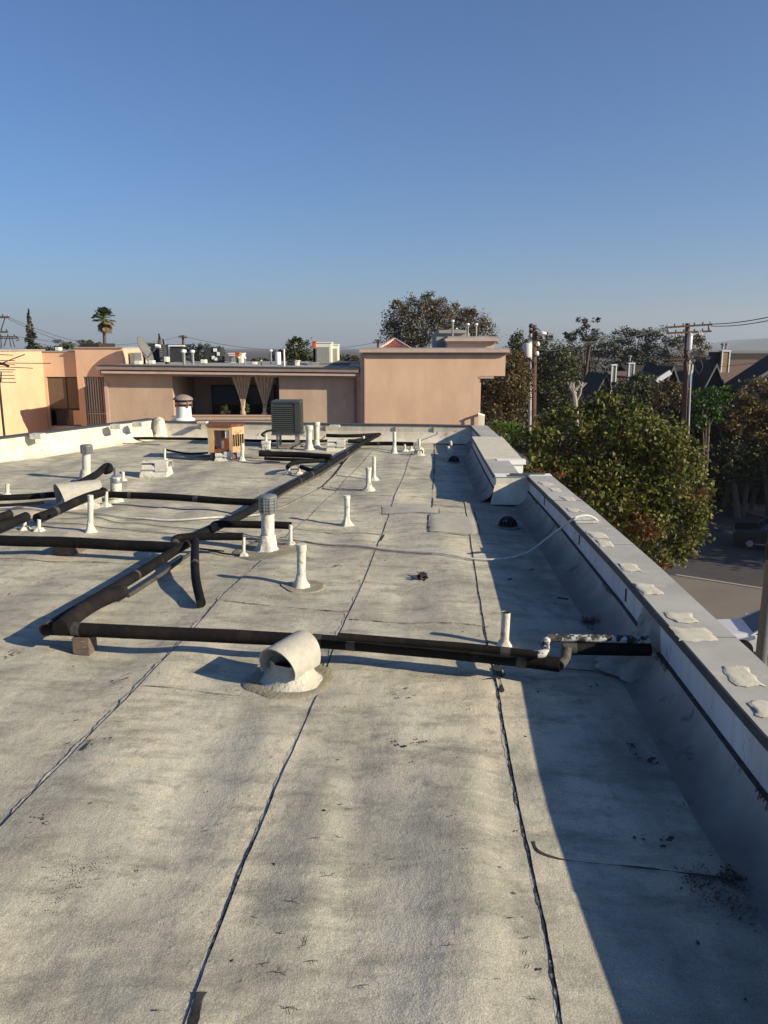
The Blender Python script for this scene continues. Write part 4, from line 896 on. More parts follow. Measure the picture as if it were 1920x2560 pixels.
# recess
pt(MB().box((xb-.2, FY+2.6, zb), (xc+.2, FY+2.8, zeave+.1)), 'recess_wall', 'stucco_d')
pt(MB().box((xb-.2, FY+.25, zb), (xb, FY+2.6, zeave+.1)), 'recess_wall', 'stucco_d')
pt(MB().box((xc, FY+.25, zb), (xc+.2, FY+2.6, zeave+.1)), 'recess_wall', 'stucco_d')
pt(MB().box((xb-.2, FY+.05, zeave+.02), (xc+.2, FY+2.7, zeave+.09)), 'balcony_ceiling', 'stucco_d')
pt(MB().box((xb, FY+.2, zat(1041)-1.1), (xc, FY+2.6, zat(1041)-1.0)), 'balcony_floor', 'nroof')
yr = FY+2.59
for x0, x1, nm in ((530,606,'left'),(606,690,'right')):
    X0, X1 = xat(x0,1000,yr), xat(x1,1000,yr); f = pt(MB().box((X0,yr-.05,zat(1062,yr)),(X1,yr-.002,zat(962,yr))), 'sliding_door', 'black')
    pt(MB().box((X0+.06,yr-.062,zat(1062,yr)+.06),(X1-.06,yr-.052,zat(962,yr)-.06)), 'pane', 'glass', f)
# corner boards and reveals
pt(MB().box((xa, FY-.03, zb), (xa+.10, FY, zat(955))), 'corner_trim', 'trim')
pt(MB().box((xd-.02, FY-.11, zb), (xd+.12, FY-.002, zat(938))), 'downspout', 'trim')
pt(MB().box((xd-.12, FY-.02, zb), (xd-.06, FY-.002, zat(938))), 'dark_reveal', 'gutter')
pt(MB().box((xd-.02,FY-.3,zat(952)),(xd+.14,FY-.115,zat(931))), 'scupper_box', 'trim')
pt(MB().box((xa, FY+.25, zb), (xa+.25, FY+9, zeave)), 'wall', 'stucco')
pt(MB().box((xa, FY+8.7, zb), (xe, FY+9, zeave)), 'wall', 'stucco')
# eave
yl, yrr = FY-.36, FY
def eavebar(name, px0, py0, px1, py1, h_px, y0, y1, m):
    A = D(px0,py0,FY-.36); B = D(px1,py1,FY-.36); h = h_px*FY/F
    return pt(MB().hexa([(A.x,y0,A.z-h),(B.x,y0,B.z-h),(B.x,y1,B.z-h),(A.x,y1,A.z-h),(A.x,y0,A.z),(B.x,y0,B.z),(B.x,y1,B.z),(A.x,y1,A.z)]), name, m)
eavebar('gutter', 240,915, 897,923, 8, FY-.40, FY+.1, 'gutter')
eavebar('roof_edge', 243,912, 897,920.5, 2, FY-.42, FY+.2, 'drip')
eavebar('fascia_recess', 252,922.8, 892,930.7, 4, FY-.32, FY+.1, 'drip')
eavebar('fascia', 253,927, 892,934, 6, FY-.36, FY+.1, 'trim')
eavebar('soffit', 256,932.8, 893,939.8, 1.2, FY-.34, FY+.3, 'gutter')
zr = zat(921)
A = D(243,912.5,FY-.36); B = D(897,921,FY-.36)
pt(MB().hexa([(A.x,FY-.2,A.z-.3),(B.x+1.5,FY-.2,B.z-.3),(B.x+1.5,FY+9.2,B.z-.25),(A.x,FY+9.2,B.z-.25),(A.x,FY-.2,A.z-.01),(B.x+1.5,FY-.2,B.z-.01),(B.x+1.5,FY+9.2,B.z+.03),(A.x,FY+9.2,B.z+.03)]), 'roof', 'nroof')
ZR = B.z+.02
# right block
YB = FY-.45
zt = zat(874, YB)
X0, X1, X2 = xat(914,960,YB), xat(1199,960,YB), xat(1262,960,YB)
pt(MB().box((X0,YB,zb),(X1,YB+9,zat(940,YB))), 'wall', 'stucco'); pt(MB().box((X0,YB,zat(940,YB)),(X2,YB+9,zat(882,YB))), 'wall', 'stucco')
pt(MB().box((xat(901,960,YB),YB+.06,zb),(X0-.002,YB+8,zat(882,YB)-.02)), 'pilaster', 'stucco')
pt(MB().box((X0-.035,YB-.02,zb),(X0-.002,YB+.04,zat(887,YB))), 'corner_bead', 'trim')
pt(MB().box((xat(901,960,YB)-.02,YB-.16,zat(881,YB)),(xat(1270,960,YB),YB+9,zat(873,YB))), 'coping', 'trim')
pt(MB().box((xat(912,960,YB),YB-.10,zat(886,YB)),(xat(1266,960,YB),YB-.002,zat(881.2,YB))), 'coping_moulding', 'gutter')
pt(MB().box((xat(903,960,YB),YB-.12,zat(873,YB)),(xat(1268,960,YB),YB+9,zat(869.5,YB))), 'coping_flashing', 'nroof')
pt(MB().box((X1-.02,YB-.01,zat(946,YB)),(xat(1234,960,YB),YB+.3,zat(941,YB))), 'soffit_trim', 'trim')
pt(MB().box((X1+.002,YB+.1,zat(1035,YB)),(X1+.05,YB+.22,zat(943,YB))), 'corner_trim', 'trim')
# stepped cornice block with flues on top
yk = FY+3
for (p0,q0,p1,q1,m,nm,dy) in [(1095,832,1182,874,'nroof','stair_tower_wall',.8),(1101,824,1172,832,'nroof','stair_tower_coping',.7),(1118,858,1236,875,'stucco','parapet_block',0),(1116,853,1240,858.5,'trim','cornice',-.08),(1112,846,1246,853,'trim','cornice',-.18),(1118,841,1246,846,'nroof','cornice_flashing',-.15)]:
    a = D(p0,q1,yk); b = D(p1,q0,yk); pt(MB().box((a.x,yk+dy,a.z-.3 if q1>870 else a.z),(b.x,yk+3+dy*.2,b.z)), nm, m)
MB2 = lambda: MB()
def flue(px, pyb, pyt, wpx, y, label, m='galv', cap=True, gname='metal flues on the neighbouring roof', up=None):
    a = D(px,pyb,y); b = D(px,pyt,y); r = sz(wpx,a)/2; t = thing('flue_pipe', (a.x,y,a.z), label, 'flue', gname)
    MB().tube([(a.x,y,a.z-.15),(a.x,y,b.z-r)], r, 10).build('pipe', m, t, smooth=True)
    if cap: MB().lathe([(r*.9,-r*2.2),(r*1.7,-r*1.7),(r*1.8,-r*.6),(r*1.2,0),(.01,r*.2)], (a.x,y,b.z), 12, caps=(True,True)).build('cap', 'whitepaint', t, smooth=True)
    MB().lathe([(r*1.5,0),(r*1.1,r*2)], (a.x,y,a.z-.1), 10).build('flashing', m, t)
flue(1131,843,800,5,yk-.0,'tallest silver flue on the stepped block above the pink wall'); flue(1169,843,808,5,yk,'left of the two close silver flues on the stepped block'); flue(1190,843,808,5,yk+.1,'right of the two close silver flues on the stepped block')
flue(1141,835,820,3,yk+1.2,'small white capped flue between taller ones on the stepped block')
flue(461,917,874,8,FY+1.2,'left of two thick silver flues near the pole','galv'); flue(483,917,875,7,FY+1.3,'right of two thick silver flues near the pole','galv')
flue(598,920,892,4,FY+1.4,'thin white flue in front of the small cream air conditioner'); flue(613,920,893,4,FY+1.4,'thin silver flue just right of the small cream air conditioner')
flue(654,920,900,3.5,FY+1.2,'short thin flue in the middle of the neighbouring roof'); flue(678,914,874,5,FY+3,'slim flue left of the white cylinder tank')
flue(711,921,870,4.5,FY+.9,'tall bare white vent pipe right of the white tank','whitepaint',cap=False)
# roof equipment
def unit(name, px0, py0, px1, py1, y, dep, m, label, cat, slats=0, gm='acgrille', lid=True, base=False, vertical=True, round_=False):
    a = D(px0,py1,y); b = D(px1,py0,y); t = thing(name, ((a.x+b.x)/2,y,a.z), label, cat)
    if round_:
        r = (b.x-a.x)/2; c = ((a.x+b.x)/2, y+r, 0); MB().lathe([(r,a.z),(r,b.z-.03),(r*.93,b.z)], c, 20, caps=(True,True)).build('body', m, t, smooth=True)
    else: MB().box((a.x,y,a.z),(b.x,y+dep,b.z)).build('body', m, t, bevel=.015)
    for i in range(slats):
        if vertical: f = (i+.5)/slats; xx = a.x+(b.x-a.x)*(.06+.84*f); MB().box((xx-.018,y-.012,a.z+.05),(xx+.018,y-.002,b.z-(b.z-a.z)*.18)).build('louvre', gm, t)
        else: f = i/slats; zz = a.z+(b.z-a.z)*(.06+.88*f); MB().box((a.x+.04,y-.012,zz),(b.x-.04,y-.002,zz+.03)).build('louvre', gm, t)
    if lid: MB().box((a.x-.02,y-.02,b.z+.001),(b.x+.02,y+dep+.02,b.z+.035)).build('lid', m, t)
    if a.z > ZR+.03 and a.x > -8.2:
        for xx in (a.x+.02, b.x-.08): MB().box((xx,y+.05,ZR-.1),(xx+.06,y+dep-.05,a.z-.001)).build('support', 'condark', t)
    return t, a, b
unit('air_conditioner',790,858,828,909,FY+2.5,.8,'acwhite','larger cream air conditioner with vertical louvres on the raised platform','air conditioner',7)
unit('air_conditioner',829,863,845,909,FY+3.1,.8,'acwhite','cream air conditioner half hidden behind the larger cream one','air conditioner',3)
unit('disconnect_box',781,856,789,872,FY+2.4,.2,'orange','orange box mounted at the left of the larger cream air conditioner','electrical box')
unit('equipment_platform',768,909,865,922,FY+2.2,2.6,'nroof','grey raised platform carrying the cream air conditioners','platform')
unit('air_conditioner',572,885,605,908,FY+5,.7,'acwhite','small cream air conditioner with an orange box in mid roof','air conditioner',6)
unit('disconnect_box',588,883,598,894,FY+4.7,.15,'orange','orange box mounted on the small mid roof air conditioner','electrical box')
unit('air_conditioner',718,903,737,920,FY+1.6,.6,'condark','low dark air conditioner beside the white tank','air conditioner',5,'condenser',vertical=False)
unit('vent_box',737,904,745,920,FY+1.6,.5,'acwhite','small pale box attached right of the low dark air conditioner','vent box')
unit('water_tank',687,880,701,915,FY+2.6,.4,'whitepaint','upright white cylinder tank on the neighbouring roof','tank',round_=True,lid=False)
t,a,b = unit('equipment_screen',426,866,458,905,FY+6,.08,'condark','black screen panel with white top rail left of the flues','screen',lid=False)
MB().box((a.x-.03,FY+5.95,b.z),(b.x+.03,FY+6.1,b.z+.05)).build('rail', 'whitepaint', t)
t,a,b = unit('equipment_screen',512,868,552,908,FY+5,.6,'condark','black cabinet with white tags right of the flues','cabinet',lid=False)
for q in ((534,871,542,879),(543,880,549,889),(530,890,537,898),(536,894,543,901)): c = D(q[0],q[3],FY+5); d = D(q[2],q[1],FY+5); MB().box((c.x,FY+4.96,c.z),(d.x,FY+4.998,d.z)).build('tag_plate', 'whitepaint', t)
t,a,b = unit('equipment_screen',362,858,398,905,FY+7,.08,'condark','tilted black screen panel behind the satellite dish','screen',lid=False)
t,a,b = unit('equipment_screen',398,862,408,904,FY+6.5,.4,'condenser','narrow louvred panel beside the satellite dish','screen',7,'acgrille',lid=False,vertical=False)
unit('rail_frame',414,861,478,863.5,FY+7,.05,'black','thin dark rail above the black screen panels','rail',lid=False)
for i,(p0,q0,p1,q1,lab) in enumerate([(335,902,350,911,'pale small vent box under the satellite dish'),(371,901,382,910,'cream junction box right of the satellite dish foot'),(501,899,513,909,'small white box left of the tagged black cabinet'),(410,892,418,905,'white little meter box near the narrow panel'),(873,914,893,920,'low white curb near the pink block'),(630,905,640,915,'tiny white dome on the neighbouring roof')]):
    unit('junction_box',p0,q0,p1,q1,FY+1.5+.2*i,.3,'acwhite',lab,'box',lid=False)
# satellite dish
y = FY+2; a = D(362,890,y); t = thing('satellite_dish', (a.x,y,a.z), 'grey satellite dish tilted on a short mast', 'satellite dish')
mb = MB(); ctr = D(357,879,y); n0 = Vector((.90,-.12,.42)).normalized(); u = Vector((.35,0,-.9)).cross(n0).normalized(); v = n0.cross(u).normalized(); base = 0
for j in range(6):
    rr = .40*j/5
    for k in range(20):
        an = 2*math.pi*k/20; p = ctr+u*math.cos(an)*rr*.9+v*math.sin(an)*rr*1.15+n0*(.10*(j/5)**2); mb.v.append(tuple(p))
for j in range(5):
    for k in range(20): q = j*20+k; q2 = j*20+(k+1)%20; mb.f.append((q,q2,q2+20,q+20))
o = mb.build('dish', 'dishgrey', t, smooth=True); sm = o.modifiers.new('s','SOLIDIFY'); sm.thickness = .02
e = D(396,864,y-.3); MB().tube([D(366,897,y), e], .018, 6).build('feed_arm', 'galv', t); MB().tube([e-Vector((.09,0,0)), e+Vector((.06,0,-.03))], .055, 8).build('feed_horn', 'whitepaint', t, smooth=True)
MB().tube([D(358,886,y+.05),D(361,896,y+.05),D(362,915,y+.05)], .035, 8).build('mast', 'black', t); MB().tube([D(361,890,y),D(376,912,y-.3)], .02, 6).build('brace', 'whitepaint', t)
# curtains
def curtain(px0, px1, pxm, pym, pyt, label):
    yc = FY+.30; t = thing('balcony_curtain', (xat(pxm), yc, zat(pym)), label, 'curtain', 'tied back balcony curtains'); mb = MB(); n = 30; R_ = [(0,0),(.55,.0),(.8,.35),(.93,.85),(1.0,1.0)]
    rows = 16
    for j in range(rows+1):
        f = j/rows; sq = max(0, 1-f/.86)**1.1
        for i in range(n+1):
            u = i/n; X = (px0+(px1-px0)*u)*(sq)+(pxm+(u-.5)*9)*(1-sq); Y = pyt+(pym-pyt)*f; p = D(X, Y, yc)
            mb.v.append((p.x, yc+.035*math.sin(u*n*1.1)*(.4+f*.6), p.z))
    for j in range(rows):
        for i in range(n): q = j*(n+1)+i; mb.f.append((q,q+1,q+n+2,q+n+1))
    o = mb.build('drape', 'curtain', t, smooth=True); k = o.modifiers.new('s','SOLIDIFY'); k.thickness = .012
    p = D(pxm,pym,yc); MB().lathe([(.03,.10),(.07,.03),(.05,-.03),(.09,-.12),(.07,-.2)], (p.x,yc,p.z), 10, caps=(True,True), wob=.3).build('tie', 'curtain', t, smooth=True)
curtain(577,630,607,1020,938,'left tan curtain gathered and tied in the dark balcony'); curtain(633,690,662,1025,938,'right tan curtain gathered and tied in the dark balcony')
pt(MB().box((xat(690),FY+.15,zat(1041)),(xat(698),FY+.3,zat(938))), 'dark_post', 'black')
# leaf helper
LEAFK = 7.5
def leaves(name, m, centers, n_per, size, parent=None, flat=.0, elong=1.8, shell=.0, kind='stuff', droop=0, seedv=0):
    """centers: list of (cx,cy,cz,rx,ry,rz); joined small leaf quads in clumps spread through the crown"""
    r = np.random.default_rng(seedv+11); allv = []
    for (cx,cy,cz,rx,ry,rz) in centers:
        vol = rx*ry*rz; n = int(n_per*LEAFK*(rx*rz+ry*rz)/2)+20
        ncl = max(6, n//60)
        dirs = r.normal(size=(ncl,3)); dirs /= np.linalg.norm(dirs,axis=1)[:,None]; rad = r.uniform(.35,1.06,ncl)**.6; cl = dirs*rad[:,None]
        idx = r.integers(0,ncl,n); cs = .20+.10*r.random(ncl)
        p = cl[idx]+r.normal(size=(n,3))*cs[idx][:,None]*.75
        P = p*np.array([rx,ry,rz])+np.array([cx,cy,cz])
        a = r.normal(size=(n,3)); a[:,2] = a[:,2]*.7-droop; a /= np.linalg.norm(a,axis=1)[:,None]
        b = np.cross(a, r.normal(size=(n,3))); b /= np.linalg.norm(b,axis=1)[:,None]
        s = size*.82*r.uniform(.6,1.3,n)[:,None]; a = a*s*.5; b = b*s*.5/elong
        q = np.stack([P-a, P-b-a*.1, P+a, P+b-a*.1], 1); allv.append(q.reshape(-1,3))
    V = np.concatenate(allv); nf = len(V)//4; me = bpy.data.meshes.new(name); me.vertices.add(len(V)); me.vertices.foreach_set('co', V.ravel()); me.loops.add(nf*4); me.loops.foreach_set('vertex_index', np.arange(nf*4)); me.polygons.add(nf); me.polygons.foreach_set('loop_start', np.arange(nf)*4); me.polygons.foreach_set('loop_total', np.full(nf,4)); me.update(); me.materials.append(M[m])
    o = bpy.data.objects.new(name, me); C.objects.link(o)
    if parent: o.parent = parent; o.matrix_parent_inverse = Matrix.Translation(-parent.location)
    if kind: o['kind'] = kind
    return o
# balcony plants
for px, py, w_, lab in [(562,1036,26,'leafy potted plant at the left of the balcony rail'),(612,1036,34,'bushy potted plant under the left curtain'),(668,1034,22,'dry potted plant under the right curtain')]:
    y = FY+.35; a = D(px,1041,y); t = thing('potted_plant', (a.x,y,a.z-.1), lab, 'plant', 'plants on the balcony'); r = sz(w_,a)/2
    MB().lathe([(.09,0),(.13,.2)], (a.x,y,a.z-.22), 10).build('pot', 'tile', t, smooth=True); leaves('foliage','l_olive',[(a.x,y,a.z+.13,r,.15,.22)],900,.10,t,seedv=px)
    MB().tube([(a.x,y,a.z-.1),(a.x+.03,y,a.z+.25)], .012, 5).build('stem', 'bark', t)
# white balcony rail at the right side of the neighbour
y = YB-.2; a = D(1196,1095,y); b = D(1216,1036,y); t = thing('balcony_rail', (a.x,y,a.z), 'white slatted balcony rail at the right end of the pink block', 'railing')
for i in range(6): xx = a.x+(b.x-a.x)*i/5; MB().box((xx-.018,y+.1*i,a.z-.3),(xx+.018,y+.03+.1*i,b.z-.02*i)).build('slat', 'acwhite', t)
MB().hexa([(a.x-.02,y-.02,b.z),(b.x+.02,y+.5,b.z-.1),(b.x+.02,y+.55,b.z-.1),(a.x-.02,y+.05,b.z),(a.x-.02,y-.02,b.z+.05),(b.x+.02,y+.5,b.z-.05),(b.x+.02,y+.55,b.z-.05),(a.x-.02,y+.05,b.z+.05)]).build('top_rail', 'acwhite', t)
# red tiled hip roof behind the block
y = FY+13; ap = D(987,849,y); L_ = D(948,874,y); R__ = D(1026,874,y)
th = thing('tiled_turret', (ap.x,y,ap.z-3), 'red clay tiled hip roof peeking over the pink block', 'building')
MB().hexa([(L_.x+.1,y+.1,L_.z-4),(R__.x-.1,y+.1,L_.z-4),(R__.x-.1,y+3,L_.z-4),(L_.x+.1,y+3,L_.z-4),(L_.x+.1,y+.1,L_.z-.01),(R__.x-.1,y+.1,L_.z-.01),(R__.x-.1,y+3,L_.z-.01),(L_.x+.1,y+3,L_.z-.01)]).build('wall', 'stucco', th)
mb = MB(); cx = ap.x; cy = y+1.6; q = [(L_.x,y,L_.z),(R__.x,y,L_.z),(R__.x,y+3.2,L_.z),(L_.x,y+3.2,L_.z)]; mb.v = q+[(cx,cy,ap.z)]; mb.f = [(0,1,4),(1,2,4),(2,3,4),(3,0,4),(3,2,1,0)]; mb.build('roof', 'tile', th)
for i in range(11):
    f = (i+.5)/11; xb_ = L_.x+(R__.x-L_.x)*f; k = 1-abs(f-.5)*2; p0 = Vector((xb_,y,L_.z+.03)); p1 = Vector((cx+(xb_-cx)*(1-k),y+1.6*k,L_.z+(ap.z-L_.z)*k+.03)); MB().tube([p0,p0+(p1-p0)*.96], .055, 6).build('tile_row', 'tile', th, smooth=True)
for cxx in (L_.x, R__.x): MB().tube([(cxx,y,L_.z+.04),(cx,cy,ap.z+.04)], .07, 6).build('hip_tile', 'trim', th, smooth=True)
# ------------------------------------------------------------------ cream and pink wing on the left
lb = thing('apartment_building', (-12, 25, GZ), 'cream and pink stucco building with a tall dark window at the left picture edge', 'building')
p_ = lambda mb, n, m, par=lb, **k: mb.build(n, m, par, **k)
X = -11.0; yA = 25.6; zt1 = zat(877, yA)
p_(MB().box((X-.3,14,GZ),(X,yA,zt1)), 'wall', 'stucco_y')
p_(MB().box((X-.34,13.96,zt1),(X+.03,yA+.2,zt1+.05)), 'coping', 'nroof')
yP = yA
xw0, xw1 = xat(122,1000,yP), xat(200,1000,yP)
p_(MB().box((X,yP,zat(942,yP)),(xw1+.05,yP+.25,zat(880,yP))), 'wall', 'stucco'); p_(MB().box((X,yP,GZ),(xw1+.1,yP+.25,zat(1066,yP))), 'wall', 'stucco')
p_(MB().box((X-.02,yP-.03,zat(880,yP)),(xw1,yP+.3,zat(877,yP))), 'coping', 'nroof')
p_(MB().box((X-.3,yP+.012,zat(942,yP)-6),(xw0-.01,yP+.24,zat(880,yP)-.01)), 'wall', 'stucco')
wz0, wz1 = zat(1064,yP), zat(943,yP)
wf = p_(MB().box((xw0,yP+.06,wz0),(xw1,yP+.14,wz1)), 'window_frame', 'black')
def pane(px0,py0,px1,py1,m,nm='pane'): a = D(px0,py1,yP+.05); b = D(px1,py0,yP+.05); return p_(MB().box((a.x,yP+.045,a.z),(b.x,yP+.058,b.z)), nm, m, wf)
pane(125,945,166,1021,'brownpane'); pane(170,945,197,1021,'brownpane'); pane(131,1027,170,1062,'glass'); pane(174,1024,182,1062,'brownpane'); pane(184,1026,200,1062,'stucco','panel'); pane(132,1027,140,1062,'curtain','drape')
# wing with barred opening
yW = 25.4; W0, W1 = xat(194,960,yW), xat(312,960,yW); o0, o1 = xat(213,1000,yW), xat(266,1000,yW)
p_(MB().box((W0,yW,zat(942,yW)),(W1,yW+.3,zat(870,yW))), 'wall', 'stucco'); p_(MB().box((W0,yW,GZ),(o0,yW+.3,zat(942,yW)-.0)), 'wall', 'stucco'); p_(MB().box((o1,yW,GZ),(xat(300,1000,yW),yW+.3,zat(942,yW))), 'wall', 'stucco')
p_(MB().box((W0-.02,yW-.05,zat(870,yW)),(W1+.02,yW+3,zat(867.5,yW))), 'coping', 'nroof'); p_(MB().box((W0,yW+.3,GZ),(W1,yW+3,zat(871,yW))), 'wall', 'stucco')
p_(MB().box((xat(312,905,yW)+.01,yW+.5,zat(913,yW)-.3),(xat(326,905,yW),yW+1.2,zat(882,yW))), 'vent_shaft', 'galv')
sc_ = p_(MB().box((o0,yW+.2,GZ),(o1,yW+.28,zat(942,yW))), 'barred_opening', 'glass')
for i in range(9):
    xx = o0+.03+(o1-o0-.06)*i/8; p_(MB().box((xx-.022,yW+.06,zat(1070,yW)-1),(xx+.022,yW+.10,zat(943,yW))), 'bar', 'conduit' if i < 6 else 'gutter', sc_)
p_(MB().box((o0,yW+.05,zat(1036,yW)),(o1,yW+.12,zat(1033,yW))), 'cross_bar', 'conduit', sc_)
for p0,q0,p1,q1,lab in [(137,868,147,877,'small white vent box on top of the left building')]:
    unit('junction_box',p0,q0,p1,q1,yA+1,.3,'acwhite',lab,'box',lid=False)
unit('roof_box',201,858,247,868,33,2,'shingle_d','low dark hatch on top of the pink wing','roof hatch',lid=False)
unit('roof_box',145,874,191,880,27.5,1,'nroof','long low grey curb on top of the left building','curb',lid=False)
# tv antenna
y = 12.4; t = thing('tv_antenna', (D(-12,1000,y).x,y,0), 'yagi tv antenna in front of the cream wall at the left edge', 'antenna'); A0 = D(-60,921,y); A1 = D(127,908,y)
MB().tube([D(-40,925,y), D(62,886,y)], .008, 5).build('boom', 'wire', t)
for q in [(-30,885,32,888),(-30,901,37,901.5),(-30,907,127,908.5),(-20,916,82,920.5),(-30,912,37,912),(-30,924,38,924.5),(-30,929,32,930),(-30,938,36,938.5),(-30,946,37,946.5),(-30,955,40,956)]:
    MB().tube([D(q[0],q[1],y), D(q[2],q[3],y)], .006, 5).build('element', 'wire', t)
MB().tube([D(3,930,y),D(2,956,y)], .012, 6).build('bracket', 'wire', t); MB().tube([D(-8,905,y),D(22,915,y)], .02, 6).build('junction', 'wire', t); MB().tube([(D(-8,900,y).x,y,GZ),D(-8,900,y)], .02, 6).build('mast', 'wire', t)
# ------------------------------------------------------------------ trees
def tree(name, label, cat, y, blobs, m, size, dens, trunk=None, bark='bark', dep=1.0, limbs=3, group=None, seedv=0, extra=None, droop=0, trw=.16, elong=1.8, gz=GZ):
    cs = []; rr = np.random.default_rng(seedv)
    for b_ in blobs:
        px, py, rx, ry = b_[:4]; yy = y+(b_[4] if len(b_) > 4 else float(rr.uniform(-.25,.25))*sz(rx, D(px,py,y))*1.5); p = D(px, py, yy); ax = sz(rx, p); az = sz(ry, p); cs.append((p.x, yy, p.z, ax, (ax+az)/2*dep, az))
    tx = trunk if trunk is not None else np.mean([b_[0] for b_ in blobs]); zc = np.mean([c[2] for c in cs]); base = Vector((D(tx, blobs[0][1], y).x, y, gz))
    t = thing(name, base, label, cat, group)
    leaves('crown', m, cs, dens, size, t, seedv=seedv, droop=droop, elong=elong)
    if extra: leaves('crown_patch', extra[0], [((lambda p: (p.x, p.y, p.z, sz(e[2],p), sz(e[2],p), sz(e[3],p)))(D(e[0], e[1], y+e[4]))) for e in extra[1]], dens, size, t, seedv=seedv+1, droop=droop)
    if trunk is not False:
        mb = MB(); top = Vector((base.x+.2, y, zc)); trw *= .62; base = base+Vector((0,.5,0)); top = top+Vector((0,.7,0)); mb.tube([base, base+(top-base)*.5+Vector((.15,0,0)), top], [trw, trw*.75, trw*.4], 8); mb.build('trunk', bark, t, smooth=True)
        for c in cs[:9]:
            MB().tube(smooth_path([base+(top-base)*random.uniform(.45,.8), (base+(top-base)*.85+Vector(c[:3]))/2+Vector((random.uniform(-.3,.3),0,.2)), Vector(c[:3])+Vector((0,0,c[5]*.3))], 3), [trw*.36*(1-.13*k) for k in range(7)], 5).build('limb', bark, t, smooth=True)
    return t
tree('pear_tree','big yellow green leafy tree with reddening lower leaves directly beyond the right parapet','tree',19.5,
 [(1480,1150,120,110),(1600,1160,110,110),(1380,1115,95,70),(1300,1145,60,50),(1520,1040,75,55),(1545,1010,40,30),(1440,1060,70,60),(1620,1080,75,60),(1690,1170,60,80),(1740,1230,45,35),(1690,1290,80,70),(1600,1290,100,80),(1500,1250,110,100),(1620,1370,80,50),(1700,1330,60,50),(1640,1200,110,110),(1655,1090,50,30),(1735,1290,35,45),(1400,1045,30,22),(1350,1075,40,28),(1510,1005,30,22),(1720,1110,25,25),(1430,1180,70,70),(1640,1395,50,35),(1700,1380,30,25),(1330,1180,60,50)],
 'l_pear',.145,330,trunk=1560,seedv=5,extra=('l_red',[(1645,1410,40,25,-.3),(1750,1240,18,12,-.2),(1370,1180,40,10,-.6),(1600,1300,70,40,-.5)]),droop=.5,trw=.2,dep=.9,elong=1.6)
tree('bright_shrub_tree','bright green round treetop beside the white balcony rail','tree',27,[(1255,1085,45,35),(1310,1075,50,32),(1350,1100,45,30),(1240,1130,40,30)],'l_bright',.17,260,seedv=8)
tree('autumn_tree','rusty brown and green tree behind the overhanging pink corner','tree',38,[(1225,1000,40,50),(1262,960,45,55),(1275,910,45,40),(1300,950,40,50),(1240,1040,40,35),(1290,1020,35,40),(1215,950,25,40)],'l_rust',.19,240,seedv=9,trw=.3)
tree('dark_tree','tall dark green tree behind the transformer pole','tree',55,[(1340,900,60,50),(1380,960,60,60),(1330,980,60,60),(1400,900,45,45),(1360,1030,60,40),(1300,870,35,35),(1350,860,35,25),(1385,1020,50,50),(1420,1000,30,50)],'l_olive',.24,170,seedv=10,trw=.4)
tree('dark_tree','very dark shrubby tree under the transformer pole','tree',50,[(1300,1020,40,40),(1340,1050,50,30),(1380,1060,40,25),(1420,1050,40,28)],'l_dark',.26,130,seedv=12,trw=.3)
for i,(nm,lab,m,bl,y,tr) in enumerate([
 ('sycamore_tree','large greyish brown sycamore rising above the pink block','l_syc',[(1050,770,45,32),(1010,800,45,40),(1060,820,60,45),(985,840,30,35),(1100,800,35,45),(1075,760,35,25),(1090,780,35,30),(1030,850,50,30),(1000,770,20,20)],62,1050),
 ('sycamore_tree','slightly shorter greyish sycamore right of the tallest flue','l_syc',[(1180,800,38,32),(1150,810,30,35),(1205,830,30,30),(1180,850,50,30),(1185,778,18,18),(1135,780,18,22),(1225,850,20,15)],64,1180),
 ('gum_tree','airy tall eucalyptus with layered clumps in the middle right distance','l_gum',[(1420,850,22,18),(1465,830,30,14),(1460,805,18,16),(1500,850,35,22),(1440,880,35,22),(1480,880,40,20),(1415,840,12,10),(1530,870,25,25),(1460,920,45,20),(1490,800,12,6),(1450,850,20,12)],75,1470),
 ('pine_tree','broad dark stone pine right of the eucalyptus','l_gum',[(1560,840,35,20),(1600,840,45,22),(1640,850,40,28),(1580,870,50,22),(1550,890,45,22),(1640,890,40,30),(1600,900,60,25),(1540,860,30,20)],80,1590),
 ('bare_tree','thin brownish tree behind the crossarm pole','l_syc',[(1710,860,30,22),(1750,870,30,24),(1690,880,35,25),(1765,890,20,20),(1730,850,20,15),(1670,905,40,14)],78,1720),
 ('round_tree','dark round tree left of the black cabinet','l_dark',[(490,880,35,22),(515,872,25,14),(540,885,22,18),(480,895,30,15),(558,898,10,12)],70,505),
 ('round_tree','olive green tree behind the white tank in the centre','l_olive',[(740,870,28,25),(760,885,35,28),(720,890,25,22),(700,890,22,20),(745,905,40,20),(790,890,18,22),(740,855,16,12)],52,740),
 ('small_tree','small dark tree just left of the pink block','l_dark',[(880,905,20,14),(872,895,10,10),(855,905,8,16)],60,880),
 ('small_tree','small reddish tree between the flues and the pink block','l_rust',[(886,898,12,10),(893,905,9,10)],58,888),
 ('hedge_tree','long low green treetop above the cream building','l_olive',[(115,868,22,12),(150,862,35,13),(190,862,35,12),(225,864,28,10),(90,874,15,8)],60,150),
 ('small_tree','low dark tree in front of the middle flue','l_dark',[(645,905,16,9),(660,903,12,7)],70,650)]):
    far = y > 68; tree(nm, lab, 'tree', y, bl, m, .26 if far else .22, 105 if far else 170, trunk=tr, seedv=20+i, trw=.35, bark='bark_pale' if m == 'l_syc' else 'bark', limbs=5, dep=.8)
